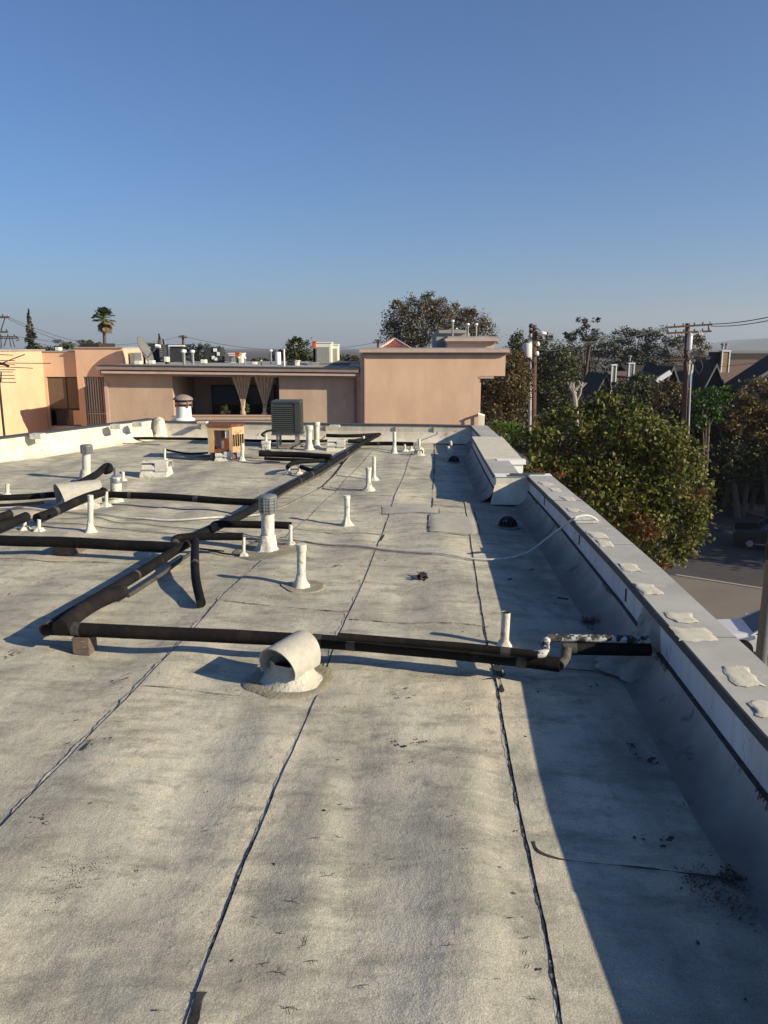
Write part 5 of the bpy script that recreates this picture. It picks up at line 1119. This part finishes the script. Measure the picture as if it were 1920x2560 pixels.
# hedge of mixed trees along the street at right
RT = [('street_tree','bright green ivy topped tree right of the crossarm pole','l_bright',[(1770,990,45,28),(1810,985,35,22),(1760,1030,45,35)],40,1780),
 ('street_tree','orange leaved tree at the right edge before the brown roof','l_orange',[(1880,985,50,35),(1920,970,45,30),(1840,1000,40,28),(1900,1030,55,28),(1860,1020,40,25),(1950,1010,40,50),(1870,1060,55,40),(1930,1075,50,45),(1840,1050,40,30)],41,1895),
 ('street_tree','yellow and brown tree between the white gable and the crossarm pole','l_orange',[(1655,985,42,24),(1690,975,35,20),(1640,1005,35,22),(1715,1000,25,25)],42,1660),
 ('street_tree','dark mixed tree in front of the grey chimneys','l_olive',[(1560,980,55,30),(1600,960,45,26),(1530,1000,45,30),(1590,1010,50,30),(1500,1010,35,25),(1620,1000,30,30)],46,1565),
 ('street_tree','shadowed dark tree left of the paler trunk','l_dark',[(1780,1080,75,60),(1740,1060,60,50),(1700,1050,60,55),(1800,1140,70,50),(1740,1130,60,60),(1830,1060,60,50),(1770,1170,60,40)],43.5,1836),
 ('street_tree','shadowed rusty dark tree at the right edge of the street','l_rust',[(1880,1080,70,60),(1940,1100,70,70),(1850,1120,65,50),(1910,1150,65,45),(1990,1060,80,80),(1960,1180,60,40),(1880,1180,50,30)],42.5,1905),
 ('street_tree','shadowed tree filling the gap behind the big leafy tree','l_dark',[(1640,1060,75,55),(1600,1090,65,60),(1700,1110,65,65),(1660,1130,65,60),(1760,1180,60,50),(1700,1200,60,50),(1560,1060,60,50),(1640,1180,60,50)],46.5,1690),
 ('street_tree','dense dark crown hanging low over the shaded pavement','l_dark',[(1750,1140,70,50),(1830,1130,70,55),(1900,1140,70,55),(1970,1150,60,60),(1790,1190,60,32),(1870,1185,60,32),(1940,1190,60,35)],41.5,1960),
 ('street_tree','dark understorey tree beneath the right hand crowns','l_dark',[(1800,1200,80,40),(1870,1200,80,38),(1950,1200,80,45),(1740,1210,60,36),(2020,1180,60,80)],48,1840)]
for i,(nm,lab,m,bl,y,tr) in enumerate(RT): y = y*1.2+1; tree(nm, lab, 'tree', y, bl, m, (.26), (120 if 'shadow' not in lab and 'understorey' not in lab else 260), trunk=tr, seedv=50+i, trw=.30, bark='bark', group='trees along the street', dep=.9)
for i_,(px,lab) in enumerate([(1828,'pale slanting trunk in the deep shade, left one'),(1908,'pale upright trunk in the deep shade, right one')]):
    b_ = D(px+6,1265,51); b0_ = Vector((b_.x,50.3,GZ)); tp_ = D(px-8,1130,50.3); tt = thing('street_tree', b0_, lab, 'tree trunk'); MB().tube([b0_, (b0_+tp_)/2+Vector((.1,0,0)), tp_], [.24,.18,.14], 9).build('trunk', 'bark', tt, smooth=True); MB().tube([tp_, tp_+Vector((-.5,.9,1.8))], [.13,.06], 7).build('limb', 'bark', tt, smooth=True)
for xx,yy,zz,lab in ((36,46.5,-3.2,'unseen large tree added for its shade beyond the right picture edge, farther one'),(31.5,38.5,-3.6,'unseen large tree added for its shade beyond the right picture edge, nearer one'),(42,52,-3,'third unseen tree added for its shade beyond the right picture edge')):  # out of view, added to throw shade on the street trunks and road
    tt = thing('street_tree', (xx,yy,GZ), lab, 'tree'); leaves('crown','l_dark',[(xx+dx,yy+dy,zz+dz,3.2,3.2,2.6) for dx,dy,dz in ((0,0,0),(2,1,.8),(-1.8,-.8,.6),(.3,1.6,-1.4),(1,-2,1.2))],26,.5,tt,seedv=int(xx)); MB().tube([(xx,yy,GZ),(xx,yy,zz)], [.3,.2], 8).build('trunk', 'bark', tt, smooth=True)
# undergrowth, dark, along the far pavement
tag(leaves('undergrowth','l_dark',[(D(px,py,y).x,y,GZ+.5,1.8,1.2,.9) for px,py,y in [(1700,1230,57),(1760,1235,56),(1820,1230,56),(1880,1235,55),(1940,1240,55),(2000,1240,55),(1640,1220,57),(1580,1210,59),(1850,1230,59),(1910,1230,58),(1790,1230,60)]],160,.22,seedv=77), kind='stuff')
# bare pale tree
t = thing('bare_tree', (D(1445,1040,48).x,48,GZ), 'leafless pale branched tree in sunlight between the poles', 'tree')
def bp(px,py): return D(px,py,48)
MB().tube([Vector((bp(1440,1040).x,48,GZ)),bp(1440,1040),bp(1436,990),bp(1430,968)], [.25,.2,.14,.09], 7).build('trunk', 'bark_pale', t, smooth=True)
for q in [[(1436,990),(1425,970),(1418,955)],[(1425,970),(1428,955)],[(1436,975),(1450,962),(1447,952)],[(1432,972),(1433,958)],[(1436,1010),(1450,985),(1453,965),(1465,957),(1450,972)],[(1453,965),(1457,955)],[(1440,985),(1425,972)]]:
    MB().tube([bp(*p) for p in q], [.11-.03*k for k in range(len(q))] if len(q) < 4 else .08, 6).build('branch', 'bark_pale', t, smooth=True)
# cypress
def cypress(px, pyb, pyt, wpx, y, label, m='l_dark', sd_=0):
    a = D(px,pyb,y); b = D(px,pyt,y); h = b.z-a.z; r = sz(wpx,a)/2; t = thing('cypress_tree', (a.x,y,GZ), label, 'tree')
    cs = []
    for k in range(18): f = k/17; rr = r*.95*max(.12,1-f**2.2)*(.85 if f > .5 else 1); cs.append((a.x+random.uniform(-.12,.12)*r,y,a.z+h*f*.97,rr,rr,h*.07))
    leaves('crown', m, cs, 900, .20, t, seedv=sd_, elong=2.5); MB().tube([(a.x,y,GZ),(a.x,y,a.z+h*.8)], .15, 6).build('trunk', 'bark', t)
cypress(80,878,776,26,60,'tall dark cypress above the cream building',sd_=1); cypress(402,905,835,13,64,'pointed cypress tip behind the satellite dish',sd_=2); cypress(411,905,850,7,66,'thin second cypress tip behind the satellite dish',sd_=3)
# palms
def palm(px, pyt, pyb, rpx, y, label, sdv):
    c = D(px,pyt,y); r = sz(rpx,c); t = thing('palm_tree', (c.x,y,GZ), label, 'palm tree', 'fan palms on the skyline'); rr = random.Random(sdv)
    MB().tube([(c.x,y,GZ),(c.x-.15,y,(GZ+c.z)/2),(c.x,y,c.z)], [.26,.17,.13], 8).build('trunk', 'bark', t, smooth=True)
    for k in range(70):
        az = rr.uniform(0, 2*math.pi); el = rr.uniform(-.1, 1.45) if k < 46 else rr.uniform(-1.4, -.3); L = r*rr.uniform(.7,1.0) if k < 46 else r*rr.uniform(.6,.95)
        d = Vector((math.cos(az)*math.cos(el), math.sin(az)*math.cos(el), math.sin(el))); s_ = d.cross(Vector((0,0,1))).normalized(); mb = MB(); b0 = c+d*L*.25; tip = c+d*L*.62
        MB_ = mb.bar(c, tip, .03, .03); n = 11
        for j in range(n):
            an = -1.15+2.3*j/(n-1); dd = (d*math.cos(an)+s_*math.sin(an)).normalized(); e = tip+dd*L*.42+Vector((0,0,-.16*L)); q = s_*math.cos(an)-d*math.sin(an); mid = tip+dd*L*.24; mb.v += [tuple(tip),tuple(mid-q*.05*r),tuple(e),tuple(mid+q*.05*r)]; k0 = len(mb.v)-4; mb.f.append((k0,k0+1,k0+2,k0+3))
        mb.build('frond', 'l_palm' if k < 46 else 'l_palmdead', t)
palm(259,798,868,37,62,'tall fan palm with a skirt of dead fronds on the left skyline',1); palm(225,858,868,11,75,'tiny distant palm left of the tall fan palm',2)
# ------------------------------------------------------------------ poles and wires
def pole(px, pyt, y, r, label, m='polewood', arms=(), extra=None, lean=0, name='utility_pole', cat='utility pole'):
    b = D(px,pyt,y); t = thing(name, (b.x+lean,y,GZ), label, cat); MB().tube([(b.x+lean,y,GZ),b], [r*1.15,r*.85], 10).build('shaft', m, t, smooth=True)
    for (x0,y0,x1,y1,th_) in arms:
        p = D(x0,y0,y-.15); q = D(x1,y1,y-.15); MB().bar(p,q,th_,th_).build('crossarm', m, t)
        for f in (.04,.2,.38,.62,.8,.96): c = p+(q-p)*f; MB().lathe([(.03,0),(.045,.05),(.03,.09),(.035,.12)], c+Vector((0,0,th_/2)), 8).build('insulator', 'conduit' if f in (.04,.96) and th_ > .1 else 'wire', t, smooth=True)
    return t
Y1 = 40
t = pole(1335,812,Y1,.17,'wooden pole with a white transformer and street lamp','polewood',lean=.35)
a = D(1326,812,Y1); MB().tube([(a.x+.35,Y1-.1,GZ),a+Vector((0,-.1,0))], [.11,.08], 8).build('side_post', 'conduit', t, smooth=True)
c = D(1318,876,Y1-.2); r = sz(24,c)/2
MB().lathe([(r*.95,-.34),(r,-.3),(r,.28),(r*.9,.34),(.05,.37)], c, 18, caps=(True,True)).build('transformer', 'transf', t, smooth=True); MB().lathe([(.08,0),(.1,.1),(.06,.2)], c+Vector((.1,0,.36)), 8).build('bushing', 'porcelain', t)
MB().tube([D(1336,820,Y1),D(1345,822,Y1-.3),D(1354,828,Y1-.5)], .035, 6).build('lamp_arm', 'conduit', t); MB().lathe([(.04,.06),(.18,.0),(.20,-.08),(.1,-.16)], D(1357,831,Y1-.5), 12, caps=(True,True)).build('lamp_head', 'whitepaint', t, smooth=True)
for dx,py in ((1328,815),(1328,828),(1342,834),(1341,845),(1344,860),(1342,884)): MB().lathe([(.09,-.1),(.13,0),(.07,.12)], D(dx,py,Y1-.1), 8, caps=(True,True)).build('insulator', 'wire' if py < 850 else 'porcelain', t, smooth=True)
MB().bar(D(1285,908,Y1-.1),D(1340,909,Y1-.1),.12,.12).build('crossarm', 'polewood', t)
MB().tube([D(1320,912,Y1-.2)+Vector((.35*math.cos(k*.63),0,.3*math.sin(k*.63))) for k in range(11)], .03, 5).build('coiled_cable', 'wire', t)
t = pole(1412,872,62,.16,'slim far pole with a small crossarm and a bent conduit beside it',arms=[(1395,873,1435,874,.10)],lean=-.5)
MB().tube(smooth_path([D(1408,1000,61.5),D(1412,950,61.5),D(1417,915,61.5),D(1427,908,61.5)],4), .09, 8).build('bent_conduit', 'conduit', t, smooth=True); MB().lathe([(.2,-.3),(.22,.3)], D(1420,888,61.5), 10, caps=(True,True)).build('transformer', 'transf', t, smooth=True)
pole(1475,858,70,.15,'slender leaning pole in front of the eucalyptus',arms=[(1465,860,1486,861,.09)],lean=-1.0)
Y4 = 45
t = pole(1719,808,Y4,.15,'wooden power pole with three crossarms in front of the brown roofs',arms=[(1663,819,1780,811,.11),(1667,833,1778,828,.11),(1674,899,1775,896,.10)],lean=.5)
a = D(1722,925,Y4); MB().tube([(a.x+.45,Y4-.22,GZ),(a.x+.02,Y4-.22,a.z)], .06, 8).build('conduit', 'conduit', t, smooth=True)
MB().lathe([(.13,-.45),(.15,-.4),(.15,.4),(.08,.5)], D(1724,855,Y4-.25), 12, caps=(True,True)).build('fuse_can', 'porcelain', t, smooth=True)
for q in [(1690,835,1690,842),(1746,826,1750,838),(1752,827,1755,838)]: MB().tube([D(q[0],q[1],Y4-.3),D(q[2],q[3],Y4-.3)], .05, 6).build('insulator', 'porcelain', t)
MB().bar(D(1668,817,Y4-.15),D(1668,834,Y4-.15),.05,.05).build('arm_strut', 'wire', t); MB().bar(D(1771,812,Y4-.15),D(1771,828,Y4-.15),.05,.05).build('arm_strut', 'wire', t)
for q in [[(1693,836),(1705,842),(1717,840)],[(1728,842),(1740,838),(1750,832)],[(1722,862),(1745,885),(1775,890)],[(1728,880),(1750,892),(1776,893)],[(1730,900),(1745,935),(1756,918),(1752,900)],[(1733,895),(1738,925),(1744,930)],[(1725,885),(1732,905),(1727,915)]]: MB().tube(smooth_path([D(a_,b_,Y4-.3) for a_,b_ in q],5), .025, 5).build('drop_wire', 'wire', t)
MB().bar(D(1719,915,Y4-.1),D(1732,902,Y4-.1),.05,.05).build('brace', 'conduit', t)
pole(457,838,75,.13,'small far pole with one crossarm behind the flues',arms=[(446,842,468,844,.12)],m='polewood')
pole(650,893,95,.12,'tiny distant pole behind the middle of the neighbouring roof',arms=[(634,897,662,897,.10)])
pole(945,849,80,.12,'distant pole beside the red tiled roof',arms=[(932,857,958,857,.09),(937,852,953,852,.09)])
t = pole(-14,780,50,.16,'power pole mostly outside the left edge with arms reaching in',arms=[(-60,793,24,793,.12),(-60,831,20,830,.10),(-60,841,40,842,.07),(-60,846,46,846,.06)])
for q in [[(12,796),(5,818),(2,826)],[(2,842),(4,870)],[(30,843),(34,858),(37,868)],[(18,842),(10,866)],[(24,846),(28,868)],[(44,842),(48,850),(40,852)]]: MB().tube([D(a_,b_,49.7) for a_,b_ in q], .03, 5).build('drop_wire', 'wire', t)
def wire(p0, p1, sag, r, label, m='greywire'):
    a = D(*p0); b = D(*p1); pts = [a+(b-a)*(i/20)+Vector((0,0,-sag*4*(i/20)*(1-i/20))) for i in range(21)]; tag(MB().tube(pts, r, 5).build('power_line', m, None), label, 'power line', 'overhead wires')
wire((20,793,50),(300,868,62),.4,.018,'upper wire sloping down from the left edge pole'); wire((20,797,50),(300,875,62),.5,.018,'second wire sloping down from the left edge pole')
wire((46,842,50),(447,842,75),.6,.018,'faint level wire between the left edge pole and the small far pole')
wire((468,843,75),(940,856,80),1.0,.022,'long sagging wire crossing behind the neighbouring roof')
wire((1780,810,45),(2100,745,26),.2,.022,'upper of the wires running off to the right picture edge','wire'); wire((1778,815,45),(2100,752,26),.25,.02,'lower of the wires running off to the right picture edge','wire')
wire((1663,820,45),(1342,848,40),.4,.018,'wire from the three arm pole back to the transformer pole'); wire((1476,862,70),(1900,905,60),1.0,.018,'faint low wire in front of the stone pine')
wire((1344,872,40),(1412,873,62),.1,.016,'short wire between the transformer pole and the slim far pole')
# grey pole at the lower right edge
a = G(1868,1950,GZ); yy = 24.5; b0 = D(1902,1640,yy); t = thing('lamp_post', (b0.x,yy,GZ), 'thick grey concrete post at the right picture edge', 'post')
MB().tube([(b0.x+.02,yy,GZ),(b0.x+.02,yy,4)], [.19,.15], 14).build('shaft', 'polegrey', t, smooth=True); MB().tube([D(1919,1398,yy-.1),D(1919,1358,yy-.1)], .07, 8).build('dark_bracket', 'black', t)
# ------------------------------------------------------------------ houses at right
def gable(name, label, c, w_, d_, rot, z0, h, wallm, roofm, gablem=None, cat='house', over=.3):
    t = thing(name, (c[0],c[1],GZ), label, cat); cr, sr = math.cos(rot), math.sin(rot)
    T = lambda x, y, z: (c[0]+x*cr-y*sr, c[1]+x*sr+y*cr, z)
    x, y = w_/2, d_/2
    MB().hexa([T(-x,-y,GZ),T(x,-y,GZ),T(x,y,GZ),T(-x,y,GZ),T(-x,-y,z0),T(x,-y,z0),T(x,y,z0),T(-x,y,z0)]).build('wall', wallm, t)
    mb = MB(); mb.v = [T(-x,-y,z0),T(x,-y,z0),T(x,y,z0),T(-x,y,z0),T(0,-y,z0+h),T(0,y,z0+h)]; mb.f = [(0,1,4),(3,5,2),(0,3,2,1),(0,4,5,3),(1,2,5,4)]; mb.build('gable_wall', gablem or wallm, t)
    k = h/x; xo = x+over; zo = z0-over*k; yo = y+over
    for s_ in (-1, 1):
        MB().hexa([T(s_*xo,-yo,zo),T(0,-yo,z0+h),T(0,yo,z0+h),T(s_*xo,yo,zo),T(s_*xo,-yo,zo+.14),T(0,-yo,z0+h+.14),T(0,yo,z0+h+.14),T(s_*xo,yo,zo+.14)]).build('roof', roofm, t)
        MB().hexa([T(s_*xo,-yo-.05,zo-.08),T(0,-yo-.05,z0+h-.08),T(0,-yo-.003,z0+h-.08),T(s_*xo,-yo-.003,zo-.08),T(s_*xo,-yo-.05,zo+.17),T(0,-yo-.05,z0+h+.17),T(0,-yo-.003,z0+h+.17),T(s_*xo,-yo-.003,zo+.17)]).build('bargeboard', 'barge', t)
    return t
HY = 62
def zh(py, y): return D(1700,py,y).z
def xh(px, y): return D(px,930,y).x
# brown main roof: ridge runs left-right, near slope catches the sun
t = gable('brown_roofed_house','house with sunlit brown shingle slope and tan chimney at the right',((xh(1815,HY+5)),HY+5),9,xh(1888,HY)-xh(1745,HY),R(90),zh(978,HY),zh(903,HY+5)-zh(978,HY),'siding','shingle')
gable('dark_roofed_house','long dark ridge behind the brown roof under the hill',((xh(1990,HY+12)),HY+12),9,xh(2160,HY+12)-xh(1826,HY+12),R(90),zh(965,HY+8),zh(887,HY+12)-zh(965,HY+8),'siding','shingle_d')
# gable facing us
t1 = gable('gabled_house','dark steep gable with grey bargeboards in front of the brown roof',(xh(1786,HY-1.5),HY+.2),xh(1812,HY-2)-xh(1764,HY-2),3.5,0,zh(968,HY-2),zh(914,HY-2)-zh(968,HY-2),'siding','shingle_d','shingle_d')
t2 = gable('gabled_house','dark gable with grey bargeboards left of the crossarm pole',(xh(1680,HY-2),HY+1),xh(1700,HY-2)-xh(1660,HY-2),6,0,zh(968,HY-2),zh(920,HY-2)-zh(968,HY-2),'siding','shingle_d','shingle_d')
t3 = gable('dark_roofed_house','long low dark roofed house behind the two grey chimneys',(xh(1650,HY+8),HY+8),9,xh(1740,HY+8)-xh(1560,HY+8),R(90),zh(960,HY+4),zh(917,HY+8)-zh(960,HY+4),'siding','shingle_d')
t4 = gable('gabled_house','small slate gable left of the white chimney',(xh(1510,HY),HY+2),xh(1524,HY)-xh(1495,HY),5,0,zh(968,HY),zh(938,HY)-zh(968,HY),'siding','shingle_d','siding')
t5 = gable('brown_roofed_house','low brown roof between the two grey chimneys',(xh(1590,HY+2),HY+3),7,xh(1640,HY+3)-xh(1530,HY+3),R(90),zh(965,HY),zh(932,HY+3)-zh(965,HY),'siding','shingle')
t6 = gable('dark_roofed_house','large dark roof at the right picture edge below the hill',(xh(2020,HY-6),HY-2.5),xh(2150,HY-6)-xh(1890,HY-6),3,0,zh(975,HY-6),zh(884,HY-6)-zh(975,HY-6),'siding','shingle_d','shingle_d')
MB().bar(D(1640,953,HY-3),D(1676,930,HY-3),.25,.35).build('white_soffit', 'whitepaint', t2)
def chim(px0,py0,px1,py1,y,m,label,pots=0,cap='whitepaint'):
    a = D(px0,py1,y); b = D(px1,py0,y); t = thing('chimney', ((a.x+b.x)/2,y,a.z), label, 'chimney'); d = b.x-a.x
    MB().box((a.x,y,a.z-1),(b.x,y+d,b.z)).build('stack', m, t)
    for xx in (a.x,b.x): MB().box((xx-.045,y-.05,a.z-1),(xx+.045,y-.003,b.z)).build('corner_board', 'whitepaint', t)
    MB().box((a.x-.07,y-.08,b.z+.001),(b.x+.07,y+d+.08,b.z+.10)).build('cap', cap, t)
    n = max(3,int((b.z-a.z)/.28))
    for i in range(n): zz = a.z+(b.z-a.z)*i/n; MB().box((a.x+.09,y-.03,zz),(b.x-.09,y-.004,zz+.05)).build('clapboard', m, t)
    for i in range(pots): xx = a.x+d*(.15+.5*i); MB().lathe([(.09,0),(.09,.3),(.18,.34),(.18,.42),(.05,.5)], (xx,y+d/2,b.z+.2), 10).build('metal_flue', 'galv', t, smooth=True)
chim(1528,914,1541,958,HY-1,'greypanel','tall narrow grey chimney with white corners, left one'); chim(1572,910,1586,932,HY+1,'greypanel','short grey chimney with white corners, right one',1)
chim(1804,879,1825,909,HY+3,'tansiding','tan clapboard chimney with two metal flues on the brown roof',2); chim(1721,900,1733,950,HY-1,'tansiding','tan chimney partly hidden behind the crossarm pole')
a = D(1788,909,HY+3.5); b = D(1803,880,HY+3.5); tag(MB().box((a.x,HY+3.4,a.z-.5),(b.x,HY+5,b.z)).build('chimney_flank', 'shingle_d'), 'dark shaded box attached left of the tan clapboard chimney', 'chimney')
# hills
mb = MB(); hx = np.linspace(1500,3400,60)
prof = lambda px: 868-(0 if px < 1840 else min(26,(px-1840)*.22+3*noise.noise(Vector((px*.02,0,0)))))
for px in hx:
    p = D(px, prof(px), 3800); mb.v += [(p.x,3800,-9.9),(p.x,3800+0,p.z),(p.x*1.2,5200,p.z),(p.x*1.2,5200,-9.9)]
for i in range(59): a = i*4; mb.f += [(a,a+4,a+5,a+1),(a+1,a+5,a+6,a+2),(a+2,a+6,a+7,a+3)]
tag(mb.build('hills', 'hill', smooth=True), kind='structure')
# far tree mass hiding the horizon
r_ = random.Random(5)
tag(leaves('distant_treeline','l_dark',[((x:=-170+i*9.5+r_.uniform(-3,3)),170+r_.uniform(-20,30),GZ+3.2+r_.uniform(-1,1),8,6,4.2) for i in range(46)],5,1.3,seedv=99), kind='stuff')
# ------------------------------------------------------------------ vehicles
def car(name, label, loc, rot, m, L=4.5, W=1.85, H_=1.45, suv=False, trim=False):
    t = thing(name, (loc[0],loc[1],GZ), label, 'car'); cr, sr = math.cos(rot), math.sin(rot)
    T = lambda x, y, z: (loc[0]+x*cr-y*sr, loc[1]+x*sr+y*cr, GZ+z)
    b = .28; hood = .62*H_; belt = .64*H_
    prof = [(-L/2,b+.15),(-L/2+.05,hood*.92),(-L/2+.25,hood),(-L/2+1.25,belt+.06),(L/2-.55 if not suv else L/2-.15,belt+.06),(L/2-.08,belt*.98),(L/2,b+.2),(L/2-.1,b),(-L/2+.1,b)]
    mb = MB(); k = len(prof)
    ws = [1,.99,.95,.95,.95,.97,1,1,1]
    for f in (-1,-.9,.9,1):
        for (x,z),wv in zip(prof,ws): mb.v.append(T(x*(1 if abs(f) < 1 else .985), f*W/2*(wv if abs(f)==1 else wv), z-(0 if abs(f)<1 else .05 if z > b+.05 else -.04)))
    for r in range(3):
        for i in range(k): j = (i+1)%k; mb.f.append((r*k+i,r*k+j,(r+1)*k+j,(r+1)*k+i))
    mb.f.append(tuple(range(k))); mb.f.append(tuple(range(3*k,4*k))[::-1]); mb.build('body', m, t, smooth=False, bevel=.11)
    x0, x1, x2, x3 = -L/2+1.15, -L/2+1.9, (L/2-1.3 if not suv else L/2-.6), (L/2-.6 if not suv else L/2-.2); zt_ = H_
    for nm, mm, s_, ins in (('windows','glass',1.0,0),('roof_panel',m,1.0,1)):
        mb = MB(); wi = W/2*.93; wt = W/2*.78
        if not ins: P = [(x0,wi,belt),(x3,wi,belt),(x2,wt,zt_-.04),(x1,wt,zt_-.04)]; mb.hexa([T(P[0][0],-wi,belt),T(P[1][0],-wi,belt),T(P[1][0],wi,belt),T(P[0][0],wi,belt),T(x1,-wt,zt_-.04),T(x2,-wt,zt_-.04),T(x2,wt,zt_-.04),T(x1,wt,zt_-.04)])
        else: mb.hexa([T(x1-.05,-wt-.03,zt_-.05),T(x2+.05,-wt-.03,zt_-.05),T(x2+.05,wt+.03,zt_-.05),T(x1-.05,wt+.03,zt_-.05),T(x1+.05,-wt+.05,zt_+.02),T(x2-.05,-wt+.05,zt_+.02),T(x2-.05,wt-.05,zt_+.02),T(x1+.05,wt-.05,zt_+.02)])
        mb.build(nm, mm, t, bevel=.03)
    for f in (-1,1):
        for xx,xe_ in ((x1,x0),((x1+x2)/2,(x1+x2)/2),(x2,x3)): MB().bar(T(xe_,f*W/2*.935,belt),T(xx,f*W/2*.79,zt_-.03),.07,.07).build('window_pillar', m, t)
        for xx in (-L/2+.85, L/2-.9):
            MB().tube([T(xx,f*(W/2-.18),.34),T(xx,f*(W/2+.012),.34)], .34, 20).build('tyre', 'tyre', t, smooth=True); 
            for q_ in range(0): an = q_*1.2566; MB().bar(T(xx,f*(W/2+.018),.34),T(xx+.2*math.cos(an),f*(W/2+.018),.34+.2*math.sin(an)),.05,.02).build('wheel_spoke', 'rim', t)
            MB().tube([T(xx,f*(W/2+.013),.34),T(xx,f*(W/2+.016),.34)], .19, 14).build('rim', 'rim', t)
            MB().tube([T(xx,f*(W/2-.3),.36),T(xx,f*(W/2+.004),.36)], .41, 20).build('wheel_arch', 'black', t)
        MB().box((0,0,0),(0,0,0)); MB().hexa([T(-L/2-.005,f*(W/2-.5),hood*.68),T(-L/2+.25,f*(W/2-.04),hood*.68),T(-L/2+.3,f*(W/2-.06),hood*.68),T(-L/2+.2,f*(W/2-.5),hood*.68),T(-L/2+.02,f*(W/2-.5),hood*.9),T(-L/2+.3,f*(W/2-.035),hood*.92),T(-L/2+.35,f*(W/2-.1),hood*.92),T(-L/2+.2,f*(W/2-.5),hood*.9)]).build('headlight', 'lampglass', t)
        MB().bar(T(-L/2+1.5,f*(W/2+.02),belt+.06),T(-L/2+1.5,f*(W/2+.2),belt+.1),.12,.14).build('mirror', m, t, bevel=.02)
        if trim: MB().bar(T(-L/2+1.1,f*(W/2+.02),b+.06),T(L/2-1.1,f*(W/2+.02),b+.06),.05,.06).build('side_trim', 'chrome', t)
        for xx in (-.35,.75): MB().bar(T(xx,f*(W/2+.002),belt-.08),T(xx+.16,f*(W/2+.002),belt-.08),.02,.03).build('door_handle', 'chrome', t)
    MB().hexa([T(-L/2-.01,-W/2*.55,b+.22),T(-L/2+.1,-W/2*.55,b+.22),T(-L/2+.1,W/2*.55,b+.22),T(-L/2-.01,W/2*.55,b+.22),T(-L/2+.02,-W/2*.55,hood*.85),T(-L/2+.1,-W/2*.55,hood*.85),T(-L/2+.1,W/2*.55,hood*.85),T(-L/2+.02,W/2*.55,hood*.85)]).build('grille', 'black', t)
    return t
g = G(1858,1368,GZ); rot = math.atan2(-(.28), 1) 
car('parked_car','black sport utility car with roof rack on the dark road at the right',(g.x+1.9,g.y-.2),R(-22),'carblack',4.8,1.95,1.75,True,True)
car('parked_car','silver white car nose behind the grey post at the lower right',(12.15+2.25,27.0),R(-10),'carwhite',4.6,1.85,1.45)
g = D(1366,1056,58); g2 = G(1366,1100,GZ); car('parked_van','pale roofed vehicle glimpsed between the trees by the transformer pole',(D(1368,1056,72).x,72),R(5),'carwhite',5,2,2.0,True)
car('parked_car','pale blue car glimpsed left of the transformer pole',(D(1305,1056,76).x,76),R(5),'carblue',4.6,1.85,1.5)

# ------------------------------------------------------------------ smog
hz = MB().box((-6500,-60,GZ-1.2),(6500,6500,240)).build('haze', 'dark'); hz['kind'] = 'stuff'
m = bpy.data.materials.new('smog'); m.use_nodes = True; t_ = m.node_tree; t_.nodes.remove(t_.nodes['Principled BSDF']); v_ = t_.nodes.new('ShaderNodeVolumePrincipled')
v_.inputs['Color'].default_value = (.80,.85,.92,1); v_.inputs['Density'].default_value = 1.9e-4; v_.inputs['Anisotropy'].default_value = .2; t_.links.new(v_.outputs[0], t_.nodes['Material Output'].inputs['Volume'])
hz.data.materials.clear(); hz.data.materials.append(m)
